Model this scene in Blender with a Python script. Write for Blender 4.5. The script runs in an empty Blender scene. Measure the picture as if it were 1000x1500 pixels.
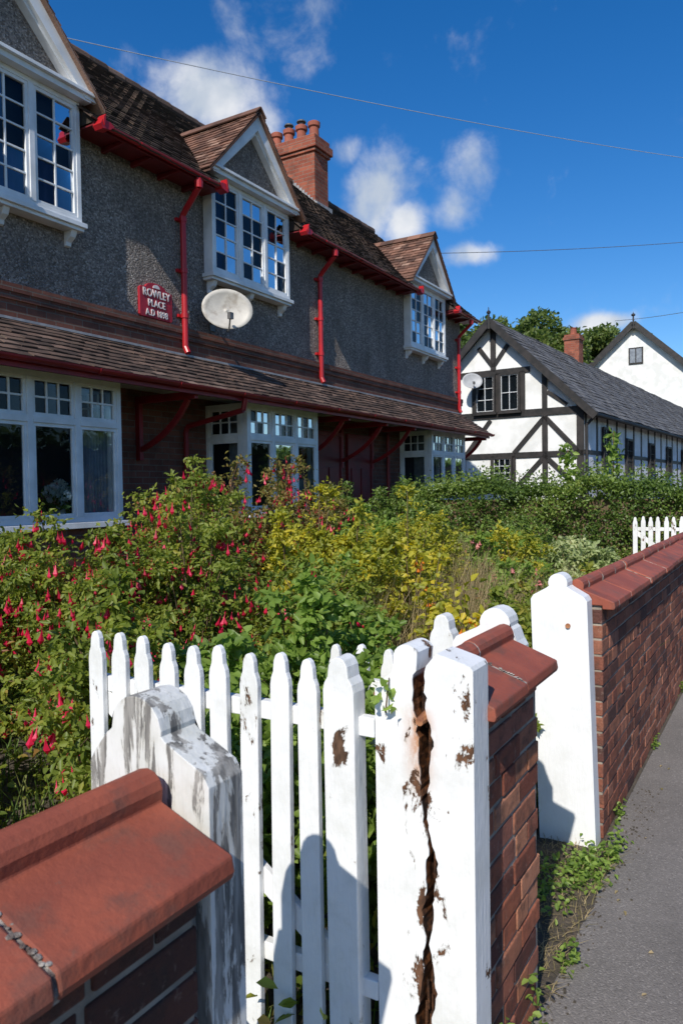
import bpy, math, random
import numpy as np
from mathutils import Vector, Matrix
random.seed(7); rng=np.random.default_rng(7)
sc=bpy.context.scene; COL=sc.collection
sc.view_settings.view_transform='Standard'
try: sc.view_settings.look='None'
except Exception: pass
sc.view_settings.exposure=0

# ---------------------------------------------------------------- camera
TH=math.radians(30.8); PI=math.radians(1.61); RO=0.015
F=Vector((math.cos(TH)*math.cos(PI),math.sin(TH)*math.cos(PI),-math.sin(PI)))
R=Vector((math.sin(TH),-math.cos(TH),0)); U=R.cross(F)
R2=R*math.cos(RO)-U*math.sin(RO); U2=U*math.cos(RO)+R*math.sin(RO)
cd=bpy.data.cameras.new("camera"); cam=bpy.data.objects.new("camera",cd); COL.objects.link(cam)
M=Matrix((( R2.x,U2.x,-F.x,0),(R2.y,U2.y,-F.y,0),(R2.z,U2.z,-F.z,1.6),(0,0,0,1)))
cam.matrix_world=M
cd.sensor_fit='VERTICAL'; cd.sensor_height=36; cd.sensor_width=24; cd.lens=26.4; cd.clip_start=.05; cd.clip_end=2000
cd.dof.use_dof=True; cd.dof.focus_distance=3.6; cd.dof.aperture_fstop=9
sc.camera=cam

# ---------------------------------------------------------------- materials
def newmat(name):
    m=bpy.data.materials.new(name); m.use_nodes=True; nt=m.node_tree; nt.nodes.clear(); return m,nt
def nd(nt,t,ins=None,**kw):
    n=nt.nodes.new(t)
    for k,v in kw.items(): setattr(n,k,v)
    if ins:
        for k,v in ins.items(): n.inputs[k].default_value=v
    return n
def c4(c): return (c[0],c[1],c[2],1)
def sc3(c,k): return tuple(x*k for x in c)
def ramp(nt,stops,interp='LINEAR'):
    n=nt.nodes.new('ShaderNodeValToRGB'); cr=n.color_ramp; cr.interpolation=interp
    while len(cr.elements)<len(stops): cr.elements.new(.5)
    for e,(p,c) in zip(cr.elements,stops): e.position=p; e.color=c4(c)
    return n
def mixc(nt,a,b,f,blend='MIX'):
    n=nt.nodes.new('ShaderNodeMix'); n.data_type='RGBA'; n.blend_type=blend
    for s,v in ((n.inputs[6],a),(n.inputs[7],b),(n.inputs[0],f)):
        if isinstance(v,bpy.types.NodeSocket): nt.links.new(v,s)
        elif isinstance(v,(tuple,list)): s.default_value=c4(v)
        else: s.default_value=v
    return n.outputs[2]
def noise(nt,vec,scale,detail=6,rough=.55,dist=0):
    n=nd(nt,'ShaderNodeTexNoise',{'Scale':scale,'Detail':detail,'Roughness':rough,'Distortion':dist}); nt.links.new(vec,n.inputs['Vector']); return n.outputs['Fac']
def thr(nt,s,a,b):
    n=nd(nt,'ShaderNodeMapRange',{'From Min':a,'From Max':b}); n.interpolation_type='SMOOTHSTEP'; nt.links.new(s,n.inputs['Value']); return n.outputs['Result']
def math2(nt,op,a,b=None):
    n=nt.nodes.new('ShaderNodeMath'); n.operation=op
    for s,v in ((n.inputs[0],a),(n.inputs[1],b)):
        if v is None: continue
        if isinstance(v,bpy.types.NodeSocket): nt.links.new(v,s)
        else: s.default_value=v
    return n.outputs[0]
def finish(nt,colr,rough=.7,bump=None,bstr=.3,bd=.01,spec=.5):
    p=nt.nodes.new('ShaderNodeBsdfPrincipled'); o=nt.nodes.new('ShaderNodeOutputMaterial')
    p.inputs['Specular IOR Level'].default_value=spec
    if isinstance(rough,bpy.types.NodeSocket): nt.links.new(rough,p.inputs['Roughness'])
    else: p.inputs['Roughness'].default_value=rough
    if isinstance(colr,bpy.types.NodeSocket): nt.links.new(colr,p.inputs['Base Color'])
    else: p.inputs['Base Color'].default_value=c4(colr)
    if bump is not None:
        b=nd(nt,'ShaderNodeBump',{'Strength':bstr,'Distance':bd}); nt.links.new(bump,b.inputs['Height']); nt.links.new(b.outputs[0],p.inputs['Normal'])
    nt.links.new(p.outputs[0],o.inputs['Surface']); return p
def tc(nt): return nt.nodes.new('ShaderNodeTexCoord').outputs['Object']
def rnd_attr(nt):
    a=nt.nodes.new('ShaderNodeAttribute'); a.attribute_name='rnd'; return a.outputs['Fac']

def surf(name,ca,cb,scale=5,rough=.7,bs=40,bstr=.3,bd=.01,rv=0,dirt=None,dscale=3,dth=(.5,.7),spec=.4,spots=None):
    m,nt=newmat(name); v=tc(nt)
    f=thr(nt,noise(nt,v,scale,4),.35,.65); c=mixc(nt,ca,cb,f)
    if dirt: c=mixc(nt,c,dirt,thr(nt,noise(nt,v,dscale,6,.65),*dth))
    if spots: c=mixc(nt,c,spots,math2(nt,'MULTIPLY',thr(nt,noise(nt,v,55,5,.7),.62,.70),.5))
    if rv:
        a=rnd_attr(nt); mr=nd(nt,'ShaderNodeMapRange',{'To Min':1-rv,'To Max':1+rv}); nt.links.new(a,mr.inputs['Value'])
        h=nd(nt,'ShaderNodeHueSaturation'); nt.links.new(mr.outputs[0],h.inputs['Value']); nt.links.new(c,h.inputs['Color']); c=h.outputs[0]
    finish(nt,c,rough,noise(nt,v,bs,5,.6),bstr,bd,spec); return m

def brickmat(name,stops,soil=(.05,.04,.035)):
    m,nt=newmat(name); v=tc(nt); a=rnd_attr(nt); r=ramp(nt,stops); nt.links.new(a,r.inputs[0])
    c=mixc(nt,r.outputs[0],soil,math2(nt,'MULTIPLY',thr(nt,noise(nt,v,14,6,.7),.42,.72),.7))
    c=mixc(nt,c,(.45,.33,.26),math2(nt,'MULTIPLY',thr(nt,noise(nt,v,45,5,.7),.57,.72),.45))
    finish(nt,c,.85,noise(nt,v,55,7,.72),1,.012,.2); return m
BRICK=brickmat("red_brick",[(0,(.13,.05,.04)),(.2,(.26,.085,.052)),(.45,(.41,.135,.073)),(.7,(.33,.13,.09)),(.85,(.47,.19,.10)),(1,(.55,.25,.15))])
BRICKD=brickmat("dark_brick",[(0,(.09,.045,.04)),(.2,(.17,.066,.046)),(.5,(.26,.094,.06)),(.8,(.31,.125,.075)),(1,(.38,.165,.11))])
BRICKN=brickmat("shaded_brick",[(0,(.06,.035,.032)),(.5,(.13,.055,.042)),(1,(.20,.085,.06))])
MORTAR=surf("mortar",(.36,.31,.25),(.20,.17,.135),8,.95,90,.6,.005)
MORTARL=surf("grey_mortar",(.50,.46,.40),(.12,.09,.075),34,.95,120,.9,.008)

def brick_tex(name,c1,c2,mc):
    m,nt=newmat(name); v=tc(nt); s=nt.nodes.new('ShaderNodeSeparateXYZ'); nt.links.new(v,s.inputs[0])
    cb=nt.nodes.new('ShaderNodeCombineXYZ'); nt.links.new(math2(nt,'ADD',s.outputs[0],s.outputs[1]),cb.inputs[0]); nt.links.new(s.outputs[2],cb.inputs[1])
    b=nd(nt,'ShaderNodeTexBrick',{'Color1':c4(c1),'Color2':c4(c2),'Mortar':c4(mc),'Scale':1,'Mortar Size':.006,'Brick Width':.225,'Row Height':.075,'Bias':-.2})
    nt.links.new(cb.outputs[0],b.inputs['Vector'])
    c=mixc(nt,b.outputs['Color'],(.04,.03,.025),math2(nt,'MULTIPLY',thr(nt,noise(nt,v,3,6,.7),.4,.7),.5))
    finish(nt,c,.85,math2(nt,'ADD',math2(nt,'MULTIPLY',b.outputs['Fac'],-1),math2(nt,'MULTIPLY',noise(nt,v,50),.6)),.6,.008,.2); return m
BRICKT=brick_tex("house_brickwork",(.14,.055,.04),(.22,.09,.062),(.15,.12,.10))
BRICKC=brick_tex("chimney_brickwork",(.27,.075,.045),(.42,.135,.078),(.25,.17,.13))

def pebble():
    m,nt=newmat("pebbledash"); v=tc(nt)
    vo=nd(nt,'ShaderNodeTexVoronoi',{'Scale':60}); nt.links.new(v,vo.inputs['Vector'])
    sx=nt.nodes.new('ShaderNodeSeparateColor'); nt.links.new(vo.outputs['Color'],sx.inputs[0])
    r=ramp(nt,[(0,(.135,.115,.10)),(.5,(.26,.222,.192)),(.85,(.36,.312,.275)),(1,(.52,.46,.41))]); nt.links.new(sx.outputs[0],r.inputs[0])
    c=mixc(nt,r.outputs[0],(.115,.096,.084),math2(nt,'MULTIPLY',thr(nt,noise(nt,v,1.1,6,.7),.42,.7),.55))
    mp=nd(nt,'ShaderNodeMapping',{'Scale':(3.5,3.5,.25)}); nt.links.new(v,mp.inputs[0])
    c=mixc(nt,c,(.10,.085,.075),math2(nt,'MULTIPLY',thr(nt,noise(nt,mp.outputs[0],1,5,.6),.5,.75),.45))
    h=math2(nt,'ADD',math2(nt,'MULTIPLY',vo.outputs['Distance'],-1.0),math2(nt,'MULTIPLY',noise(nt,v,22,5,.7),1.3))
    finish(nt,c,.95,h,1,.017,.2); return m
PEBB=pebble()
def tilemat(name,stops,moss=(.06,.065,.03),mt=(.52,.66),ms=2.5):
    m,nt=newmat(name); v=tc(nt); a=rnd_attr(nt); r=ramp(nt,stops); nt.links.new(a,r.inputs[0])
    c=mixc(nt,r.outputs[0],(.03,.024,.021),math2(nt,'MULTIPLY',thr(nt,noise(nt,v,3,6,.7),.4,.7),.6))
    c=mixc(nt,c,moss,thr(nt,noise(nt,v,ms*3,7,.75),*mt))
    finish(nt,c,.9,noise(nt,v,50,6,.7),.6,.01,.2); return m
TILE=tilemat("brown_clay_tile",[(0,(.045,.033,.027)),(.5,(.064,.045,.036)),(.85,(.082,.056,.044)),(1,(.11,.072,.054))],moss=(.062,.057,.04),mt=(.52,.7))
TILEL=tilemat("weathered_clay_tile",[(0,(.062,.044,.037)),(.5,(.108,.072,.057)),(.85,(.15,.095,.073)),(1,(.21,.145,.115))],mt=(.56,.7),moss=(.10,.09,.068))
TILER=tilemat("red_clay_tile",[(0,(.11,.06,.045)),(.5,(.19,.10,.07)),(.85,(.27,.14,.095)),(1,(.36,.23,.17))],mt=(.6,.7),moss=(.14,.12,.085))
SLATE=tilemat("grey_slate",[(0,(.105,.105,.11)),(.5,(.135,.135,.14)),(1,(.175,.175,.18))],moss=(.17,.165,.15),mt=(.6,.75))

def paint(name,white,chips,lo,dirtamt=.35,cscale=7,stretch=.35,split=False,knot=None):
    m,nt=newmat(name); v=tc(nt)
    mp=nd(nt,'ShaderNodeMapping',{'Scale':(1,1,stretch)}); nt.links.new(v,mp.inputs[0]); vv=mp.outputs[0]
    n=noise(nt,vv,cscale,9,.68,.3)
    s=nt.nodes.new('ShaderNodeSeparateXYZ'); nt.links.new(v,s.inputs[0])
    def bump1(sock,c,k): return math2(nt,'EXPONENT',math2(nt,'MULTIPLY',math2(nt,'POWER',math2(nt,'ABSOLUTE',math2(nt,'MULTIPLY',math2(nt,'SUBTRACT',sock,c),k)),2),-1))
    if split:
        near=bump1(s.outputs[1],.748,32); tight=bump1(s.outputs[1],.737,40)
        n=math2(nt,'ADD',n,math2(nt,'ADD',math2(nt,'MULTIPLY',near,.055),math2(nt,'MULTIPLY',tight,.05)))
    if knot:
        n=math2(nt,'ADD',n,math2(nt,'MULTIPLY',math2(nt,'MULTIPLY',bump1(s.outputs[1],knot[0],70),bump1(s.outputs[2],knot[1],22)),.22))
    mask=thr(nt,n,lo,lo+.012)
    wood=mixc(nt,chips,sc3(chips,.35),thr(nt,noise(nt,vv,60,5),.35,.65))
    grime=math2(nt,'MULTIPLY',thr(nt,noise(nt,v,5,8,.7),.42,.72),dirtamt)
    c=mixc(nt,white,(.46,.46,.39),grime)
    c=mixc(nt,c,(.35,.32,.26),math2(nt,'MULTIPLY',thr(nt,n,lo-.03,lo),.5))
    if split:
        zz=thr(nt,s.outputs[2],.84,1.0); z2=thr(nt,s.outputs[2],1.11,1.05)
        st=math2(nt,'MULTIPLY',math2(nt,'MULTIPLY',near,math2(nt,'MULTIPLY',zz,z2)),thr(nt,noise(nt,vv,16,6,.7),.25,.5))
        c=mixc(nt,c,(.48,.20,.065),st)
    c=mixc(nt,c,wood,mask)
    if split:   # bare rotten wood on the inner faces of the split
        inn=math2(nt,'MULTIPLY',thr(nt,s.outputs[0],1.602,1.606),thr(nt,s.outputs[0],1.688,1.684))
        band=math2(nt,'MULTIPLY',thr(nt,s.outputs[1],.69,.70),thr(nt,s.outputs[1],.785,.775))
        lowz=thr(nt,s.outputs[2],1.165,1.15)
        c=mixc(nt,c,mixc(nt,(.16,.06,.022),(.02,.009,.005),thr(nt,noise(nt,v,40,5,.7),.35,.6)),math2(nt,'MULTIPLY',math2(nt,'MULTIPLY',inn,band),lowz))
    h=math2(nt,'ADD',math2(nt,'MULTIPLY',mask,-1.2),math2(nt,'MULTIPLY',noise(nt,vv,70,6,.6),.5))
    mp2=nd(nt,'ShaderNodeMapping',{'Scale':(1,1,.12)}); nt.links.new(v,mp2.inputs[0])
    h=math2(nt,'ADD',h,math2(nt,'MULTIPLY',noise(nt,mp2.outputs[0],90,4,.6),.6))
    r=math2(nt,'ADD',math2(nt,'MULTIPLY',mask,.4),.5)
    finish(nt,c,r,h,.6,.004,.4); return m
WPAINT=paint("white_paint",(.79,.79,.775),(.22,.13,.08),.65,.38,12)
WCLEAN=paint("fresh_white_paint",(.80,.80,.79),(.22,.13,.08),.71,.25,12)
WPEEL=paint("peeling_white_paint",(.79,.79,.775),(.20,.10,.05),.605,.42,13,.5)
WSTILE=paint("knotted_white_paint",(.79,.79,.775),(.13,.07,.04),.615,.42,13,.5,False,(.957,.965))
WSPLIT=paint("split_post_paint",(.80,.80,.785),(.17,.08,.04),.625,.38,15,.5,True)
WWORN=paint("weathered_white_paint",(.70,.70,.67),(.36,.345,.315),.53,.65,26,.13)
WFRAME=surf("window_white_paint",(.78,.79,.80),(.64,.65,.65),4,.45,60,.1,.002)
RED=surf("red_gloss_paint",(.46,.014,.02),(.36,.014,.018),3,.35,40,.15,.003,dirt=(.20,.022,.022),dscale=2,dth=(.55,.8))
REDG=surf("gutter_red_paint",(.27,.013,.017),(.19,.012,.015),3,.45,40,.15,.003)
REDD=surf("dark_red_paint",(.18,.012,.015),(.12,.011,.013),3,.5,40,.15,.003)
CREAM=surf("soffit_cream_paint",(.50,.47,.41),(.38,.36,.32),3,.7,40,.2,.003)
ROT=surf("rotten_wood",(.10,.04,.015),(.012,.006,.004),30,.95,90,1,.012)
RUST=surf("rusty_knot",(.45,.20,.09),(.25,.10,.05),30,.9,90,.6,.006)
COPE=surf("terracotta_coping",(.345,.090,.050),(.265,.070,.042),6,.66,70,.35,.006,rv=.13,dirt=(.20,.074,.05),dscale=9,dth=(.48,.66),spec=.3,spots=(.20,.10,.07))
BLACK=surf("black_timber",(.018,.017,.016),(.035,.03,.028),5,.6,40,.4,.005)
LIME=surf("white_limewash",(.82,.82,.80),(.68,.68,.65),2,.9,20,.3,.01)
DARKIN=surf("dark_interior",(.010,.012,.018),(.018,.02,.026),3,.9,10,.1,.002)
CURT=surf("net_curtain",(.26,.29,.32),(.18,.20,.23),6,.95,60,.2,.003)
BLUEC=surf("blue_curtain",(.018,.03,.09),(.025,.04,.12),5,.95,60,.2,.003)
DISH=surf("weathered_enamel",(.56,.53,.47),(.48,.455,.41),8,.5,60,.1,.002,dirt=(.36,.32,.27),dscale=6)
DISHG=surf("grey_enamel",(.42,.43,.44),(.36,.37,.38),8,.5,60,.1,.002)
METAL=surf("grey_metal",(.12,.12,.12),(.08,.08,.08),8,.4,60,.1,.002)
WIREM=surf("pale_wire",(.36,.39,.44),(.30,.33,.37),8,.5,60,.1,.002)
PLQ=surf("plaque_red",(.40,.015,.03),(.32,.012,.025),8,.5,60,.2,.002)
POTM=surf("chimney_pot_clay",(.34,.10,.06),(.25,.075,.045),5,.8,30,.3,.005)
LEADM=surf("lead_flashing",(.26,.26,.27),(.36,.36,.36),9,.7,30,.3,.005)
def glassm():
    m,nt=newmat("window_glass"); t=nd(nt,'ShaderNodeBsdfTransparent',{'Color':(.75,.8,.82,1)}); g=nd(nt,'ShaderNodeBsdfGlossy',{'Roughness':.02,'Color':(.62,.68,.74,1)})
    fr=nd(nt,'ShaderNodeFresnel',{'IOR':1.42}); v=tc(nt); b=nd(nt,'ShaderNodeBump',{'Strength':.1,'Distance':.02}); nt.links.new(noise(nt,v,3,2),b.inputs['Height']); nt.links.new(b.outputs[0],g.inputs['Normal'])
    mx=nt.nodes.new('ShaderNodeMixShader'); o=nt.nodes.new('ShaderNodeOutputMaterial')
    nt.links.new(fr.outputs[0],mx.inputs[0]); nt.links.new(t.outputs[0],mx.inputs[1]); nt.links.new(g.outputs[0],mx.inputs[2]); nt.links.new(mx.outputs[0],o.inputs[0]); return m
GLASS=glassm()
def leafm(name,stops,tr=.35,rough=.45):
    m,nt=newmat(name); a=rnd_attr(nt); r=ramp(nt,stops); nt.links.new(a,r.inputs[0])
    p=nd(nt,'ShaderNodeBsdfPrincipled',{'Roughness':rough,'Specular IOR Level':.35}); nt.links.new(r.outputs[0],p.inputs['Base Color'])
    t=nt.nodes.new('ShaderNodeBsdfTranslucent'); h=nd(nt,'ShaderNodeHueSaturation',{'Value':1.8,'Saturation':1.08}); nt.links.new(r.outputs[0],h.inputs['Color']); nt.links.new(h.outputs[0],t.inputs[0])
    mx=nd(nt,'ShaderNodeMixShader',{0:tr}); o=nt.nodes.new('ShaderNodeOutputMaterial')
    nt.links.new(p.outputs[0],mx.inputs[1]); nt.links.new(t.outputs[0],mx.inputs[2]); nt.links.new(mx.outputs[0],o.inputs[0]); return m
L_FUCH=leafm("fuchsia_leaf",[(0,(.085,.125,.022)),(.4,(.17,.22,.036)),(.75,(.26,.30,.05)),(.92,(.36,.32,.06)),(1,(.30,.12,.05))],.45)
L_REDD=leafm("reddish_leaf",[(0,(.09,.10,.025)),(.4,(.17,.18,.04)),(.7,(.24,.18,.055)),(1,(.27,.08,.055))],.42)
L_LIGHT=leafm("light_green_leaf",[(0,(.12,.19,.035)),(.5,(.20,.30,.055)),(1,(.32,.42,.10))],.45)
L_YEL=leafm("yellowing_leaf",[(0,(.16,.20,.03)),(.35,(.28,.30,.04)),(.7,(.48,.44,.05)),(1,(.66,.50,.05))],.45)
L_DARK=leafm("hedge_leaf",[(0,(.055,.10,.024)),(.5,(.12,.185,.037)),(.85,(.18,.255,.052)),(1,(.28,.34,.085))],.36,.35)
L_TREE=leafm("tree_leaf",[(0,(.055,.09,.022)),(.5,(.10,.15,.033)),(1,(.17,.20,.05))])
L_DRY=leafm("dry_grass_blade",[(0,(.17,.15,.06)),(.5,(.32,.25,.12)),(1,(.44,.34,.19))],.3,.7)
L_GRASS=leafm("grass_blade",[(0,(.08,.14,.03)),(.6,(.14,.22,.04)),(1,(.27,.28,.09))],.3,.6)
L_VAR=leafm("variegated_leaf",[(0,(.14,.21,.05)),(.5,(.34,.40,.17)),(1,(.56,.56,.31))])
FLOW=leafm("fuchsia_flower",[(0,(.42,.012,.045)),(.6,(.66,.022,.085)),(1,(.76,.07,.17))],.38)
ORNG=leafm("orange_lantern",[(0,(.62,.17,.015)),(1,(.78,.30,.03))],.25)
PINK=leafm("pink_flower",[(0,(.50,.16,.15)),(1,(.68,.30,.28))],.3)
WHTF=leafm("white_flower",[(0,(.55,.58,.50)),(1,(.8,.8,.75))],.3)
STEM=surf("plant_stem",(.16,.10,.055),(.09,.065,.04),20,.8,60,.2,.003)
BARK=surf("tree_bark",(.09,.07,.05),(.05,.04,.03),5,.9,30,.8,.03)
SOIL=surf("garden_soil",(.115,.09,.065),(.07,.058,.043),9,.95,60,.9,.02,spots=(.28,.23,.15))
LAND=surf("field_grass",(.06,.09,.03),(.08,.10,.035),.3,.95,10,.5,.03)
def tarmac(name,a,b):
    m,nt=newmat(name); v=tc(nt)
    c=mixc(nt,a,b,thr(nt,noise(nt,v,1.3,8,.65),.35,.65))
    vo=nd(nt,'ShaderNodeTexVoronoi',{'Scale':170}); nt.links.new(v,vo.inputs['Vector'])
    sx=nt.nodes.new('ShaderNodeSeparateColor'); nt.links.new(vo.outputs['Color'],sx.inputs[0])
    c=mixc(nt,c,sc3(a,1.7),math2(nt,'MULTIPLY',thr(nt,sx.outputs[0],.75,1.0),.45))
    c=mixc(nt,c,sc3(a,.4),math2(nt,'MULTIPLY',thr(nt,sx.outputs[1],.7,1.0),.4))
    c=mixc(nt,c,sc3(b,.7),math2(nt,'MULTIPLY',thr(nt,noise(nt,v,.6,6,.7,.8),.55,.68),.5))
    finish(nt,c,.95,math2(nt,'ADD',math2(nt,'MULTIPLY',vo.outputs['Distance'],-.8),noise(nt,v,40,8,.7)),.5,.005,.2); return m
TARM=tarmac("pavement_tarmac",(.205,.186,.17),(.165,.15,.137))
ROADM=tarmac("road_tarmac",(.06,.06,.06),(.045,.045,.046))
KERBM=surf("kerb_concrete",(.25,.24,.22),(.18,.17,.16),5,.9,50,.5,.005)

# ---------------------------------------------------------------- mesh builder
def attach(o,parent):
    o.parent=parent
    o.matrix_parent_inverse=Matrix.Translation(-parent.location) if parent.parent is None else Matrix.Identity(4)
class MB:
    def __init__(s): s.v=[];s.f=[];s.m=[];s.c=[]
    def add(s,vs,fs,mi=0,c=None):
        b=len(s.v); s.v+= [tuple(p) for p in vs]; c=random.random() if c is None else c
        for f in fs: s.f.append(tuple(b+i for i in f)); s.m.append(mi); s.c.append(c)
    def box(s,x0,x1,y0,y1,z0,z1,mi=0,c=None):
        s.add([(x0,y0,z0),(x1,y0,z0),(x1,y1,z0),(x0,y1,z0),(x0,y0,z1),(x1,y0,z1),(x1,y1,z1),(x0,y1,z1)],
              [(0,3,2,1),(4,5,6,7),(0,1,5,4),(1,2,6,5),(2,3,7,6),(3,0,4,7)],mi,c)
    def fbox(s,fr,u0,u1,v0,v1,w0,w1,mi=0,c=None):
        O,Ua,Va,Wa=fr
        P=lambda u,v,w:O+Ua*u+Va*v+Wa*w
        s.add([P(u0,v0,w0),P(u1,v0,w0),P(u1,v1,w0),P(u0,v1,w0),P(u0,v0,w1),P(u1,v0,w1),P(u1,v1,w1),P(u0,v1,w1)],
              [(0,3,2,1),(4,5,6,7),(0,1,5,4),(1,2,6,5),(2,3,7,6),(3,0,4,7)],mi,c)
    def beam(s,p0,p1,w,h,side,mi=0):
        p0=Vector(p0);p1=Vector(p1);d=(p1-p0).normalized(); a=Vector(side).normalized(); b=d.cross(a).normalized()
        vs=[]
        for p in (p0,p1):
            for i,j in ((-1,-1),(1,-1),(1,1),(-1,1)): vs.append(p+a*i*w/2+b*j*h/2)
        s.add(vs,[(0,3,2,1),(4,5,6,7),(0,1,5,4),(1,2,6,5),(2,3,7,6),(3,0,4,7)],mi)
    def prism(s,pts,fn,a,b,mi=0,c=None):
        n=len(pts); vs=[fn(p[0],p[1],a) for p in pts]+[fn(p[0],p[1],b) for p in pts]
        fs=[tuple(range(n-1,-1,-1)),tuple(range(n,2*n))]+[(i,(i+1)%n,n+(i+1)%n,n+i) for i in range(n)]
        s.add(vs,fs,mi,c)
    def cyl(s,p0,p1,r0,r1=None,n=12,mi=0,caps=True,c=None):
        r1=r0 if r1 is None else r1; p0=Vector(p0);p1=Vector(p1);d=(p1-p0).normalized()
        a=d.orthogonal().normalized(); b=d.cross(a); vs=[]
        for p,r in ((p0,r0),(p1,r1)):
            for i in range(n):
                t=2*math.pi*i/n; vs.append(p+a*math.cos(t)*r+b*math.sin(t)*r)
        fs=[(i,(i+1)%n,n+(i+1)%n,n+i) for i in range(n)]
        if caps: fs+=[tuple(range(n-1,-1,-1)),tuple(range(n,2*n))]
        s.add(vs,fs,mi,c)
    def tube(s,pts,r,n=8,mi=0):
        for i in range(len(pts)-1): s.cyl(pts[i],pts[i+1],r,r,n,mi)
    def lathe(s,c,prof,n=20,mi=0):
        vs=[];fs=[]
        for (r,z) in prof:
            for i in range(n):
                t=2*math.pi*i/n; vs.append((c[0]+r*math.cos(t),c[1]+r*math.sin(t),c[2]+z))
        for k in range(len(prof)-1):
            for i in range(n): fs.append((k*n+i,k*n+(i+1)%n,(k+1)*n+(i+1)%n,(k+1)*n+i))
        s.add(vs,fs,mi)
    def obj(s,name,mats,parent=None,smooth=False,bevel=0,label=None):
        me=bpy.data.meshes.new(name); me.from_pydata(s.v,[],s.f); me.update()
        for m in (mats if isinstance(mats,(list,tuple)) else [mats]): me.materials.append(m)
        me.polygons.foreach_set('material_index',s.m)
        at=me.attributes.new('rnd','FLOAT','FACE'); at.data.foreach_set('value',s.c)
        return link(name,me,parent,smooth,bevel,label)
def link(name,me,parent=None,smooth=False,bevel=0,label=None):
    if smooth: me.polygons.foreach_set('use_smooth',[True]*len(me.polygons))
    import bmesh
    if len(me.polygons)<30000:
        bm=bmesh.new(); bm.from_mesh(me); bmesh.ops.recalc_face_normals(bm,faces=bm.faces); bm.to_mesh(me); bm.free()
    o=bpy.data.objects.new(name,me); COL.objects.link(o)
    if parent: attach(o,parent)
    if bevel:
        b=o.modifiers.new('bevel','BEVEL'); b.width=bevel; b.segments=2; b.limit_method='ANGLE'; b.harden_normals=False
    if label: o["label"]=label
    return o
def root(name,loc,label,cat,group=None,rz=0):
    e=bpy.data.objects.new(name,None); e.location=loc; e.empty_display_size=.2; COL.objects.link(e)
    e["label"]=label; e["category"]=cat
    if group: e["group"]=group
    return e
def top(o,label,cat,group=None):
    o["label"]=label;o["category"]=cat
    if group:o["group"]=group
    return o
X_=Vector((1,0,0));Y_=Vector((0,1,0));Z_=Vector((0,0,1))
YZ=lambda a,b,x:(x,a,b)
XZ=lambda a,b,y:(a,y,b)

# ---------------------------------------------------------------- setting
def gz(x,y): 
    t=min(max((y-1.0)/4.8,0),1); return .45*t*t*(3-2*t)
mb=MB(); mb.add([(-300,-300,-.15),(600,-300,-.15),(600,300,-.15),(-300,300,-.15)],[(0,1,2,3)]); o=mb.obj("ground",LAND); o["kind"]="structure"
mb=MB()
g=[];nx,ny=80,24
for i in range(nx+1):
    for j in range(ny+1):
        x=-6+i*56/nx; y=.83+j*14/ny; g.append((x,y,gz(x,y)+.015*math.sin(3*x)*math.cos(4*y)))
mb.add(g,[(i*(ny+1)+j,(i+1)*(ny+1)+j,(i+1)*(ny+1)+j+1,i*(ny+1)+j+1) for i in range(nx) for j in range(ny)])
o=mb.obj("garden_ground",SOIL,smooth=True); o["kind"]="structure"
mb=MB(); mb.add([(-20,-1.5,0),(120,-1.5,0),(120,.90,0),(-20,.90,0)],[(0,1,2,3)]); o=mb.obj("pavement",TARM); o["kind"]="structure"
mb=MB()
for i in range(120): mb.box(-20+i*.92,-20+i*.92+.912,-1.64,-1.503,-.14,.004)
o=mb.obj("kerb",KERBM,bevel=.01); o["kind"]="structure"
mb=MB(); mb.add([(-20,-8,-.125),(120,-8,-.125),(120,-1.6,-.125),(-20,-1.6,-.125)],[(0,1,2,3)]); o=mb.obj("road",ROADM); o["kind"]="structure"

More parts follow.
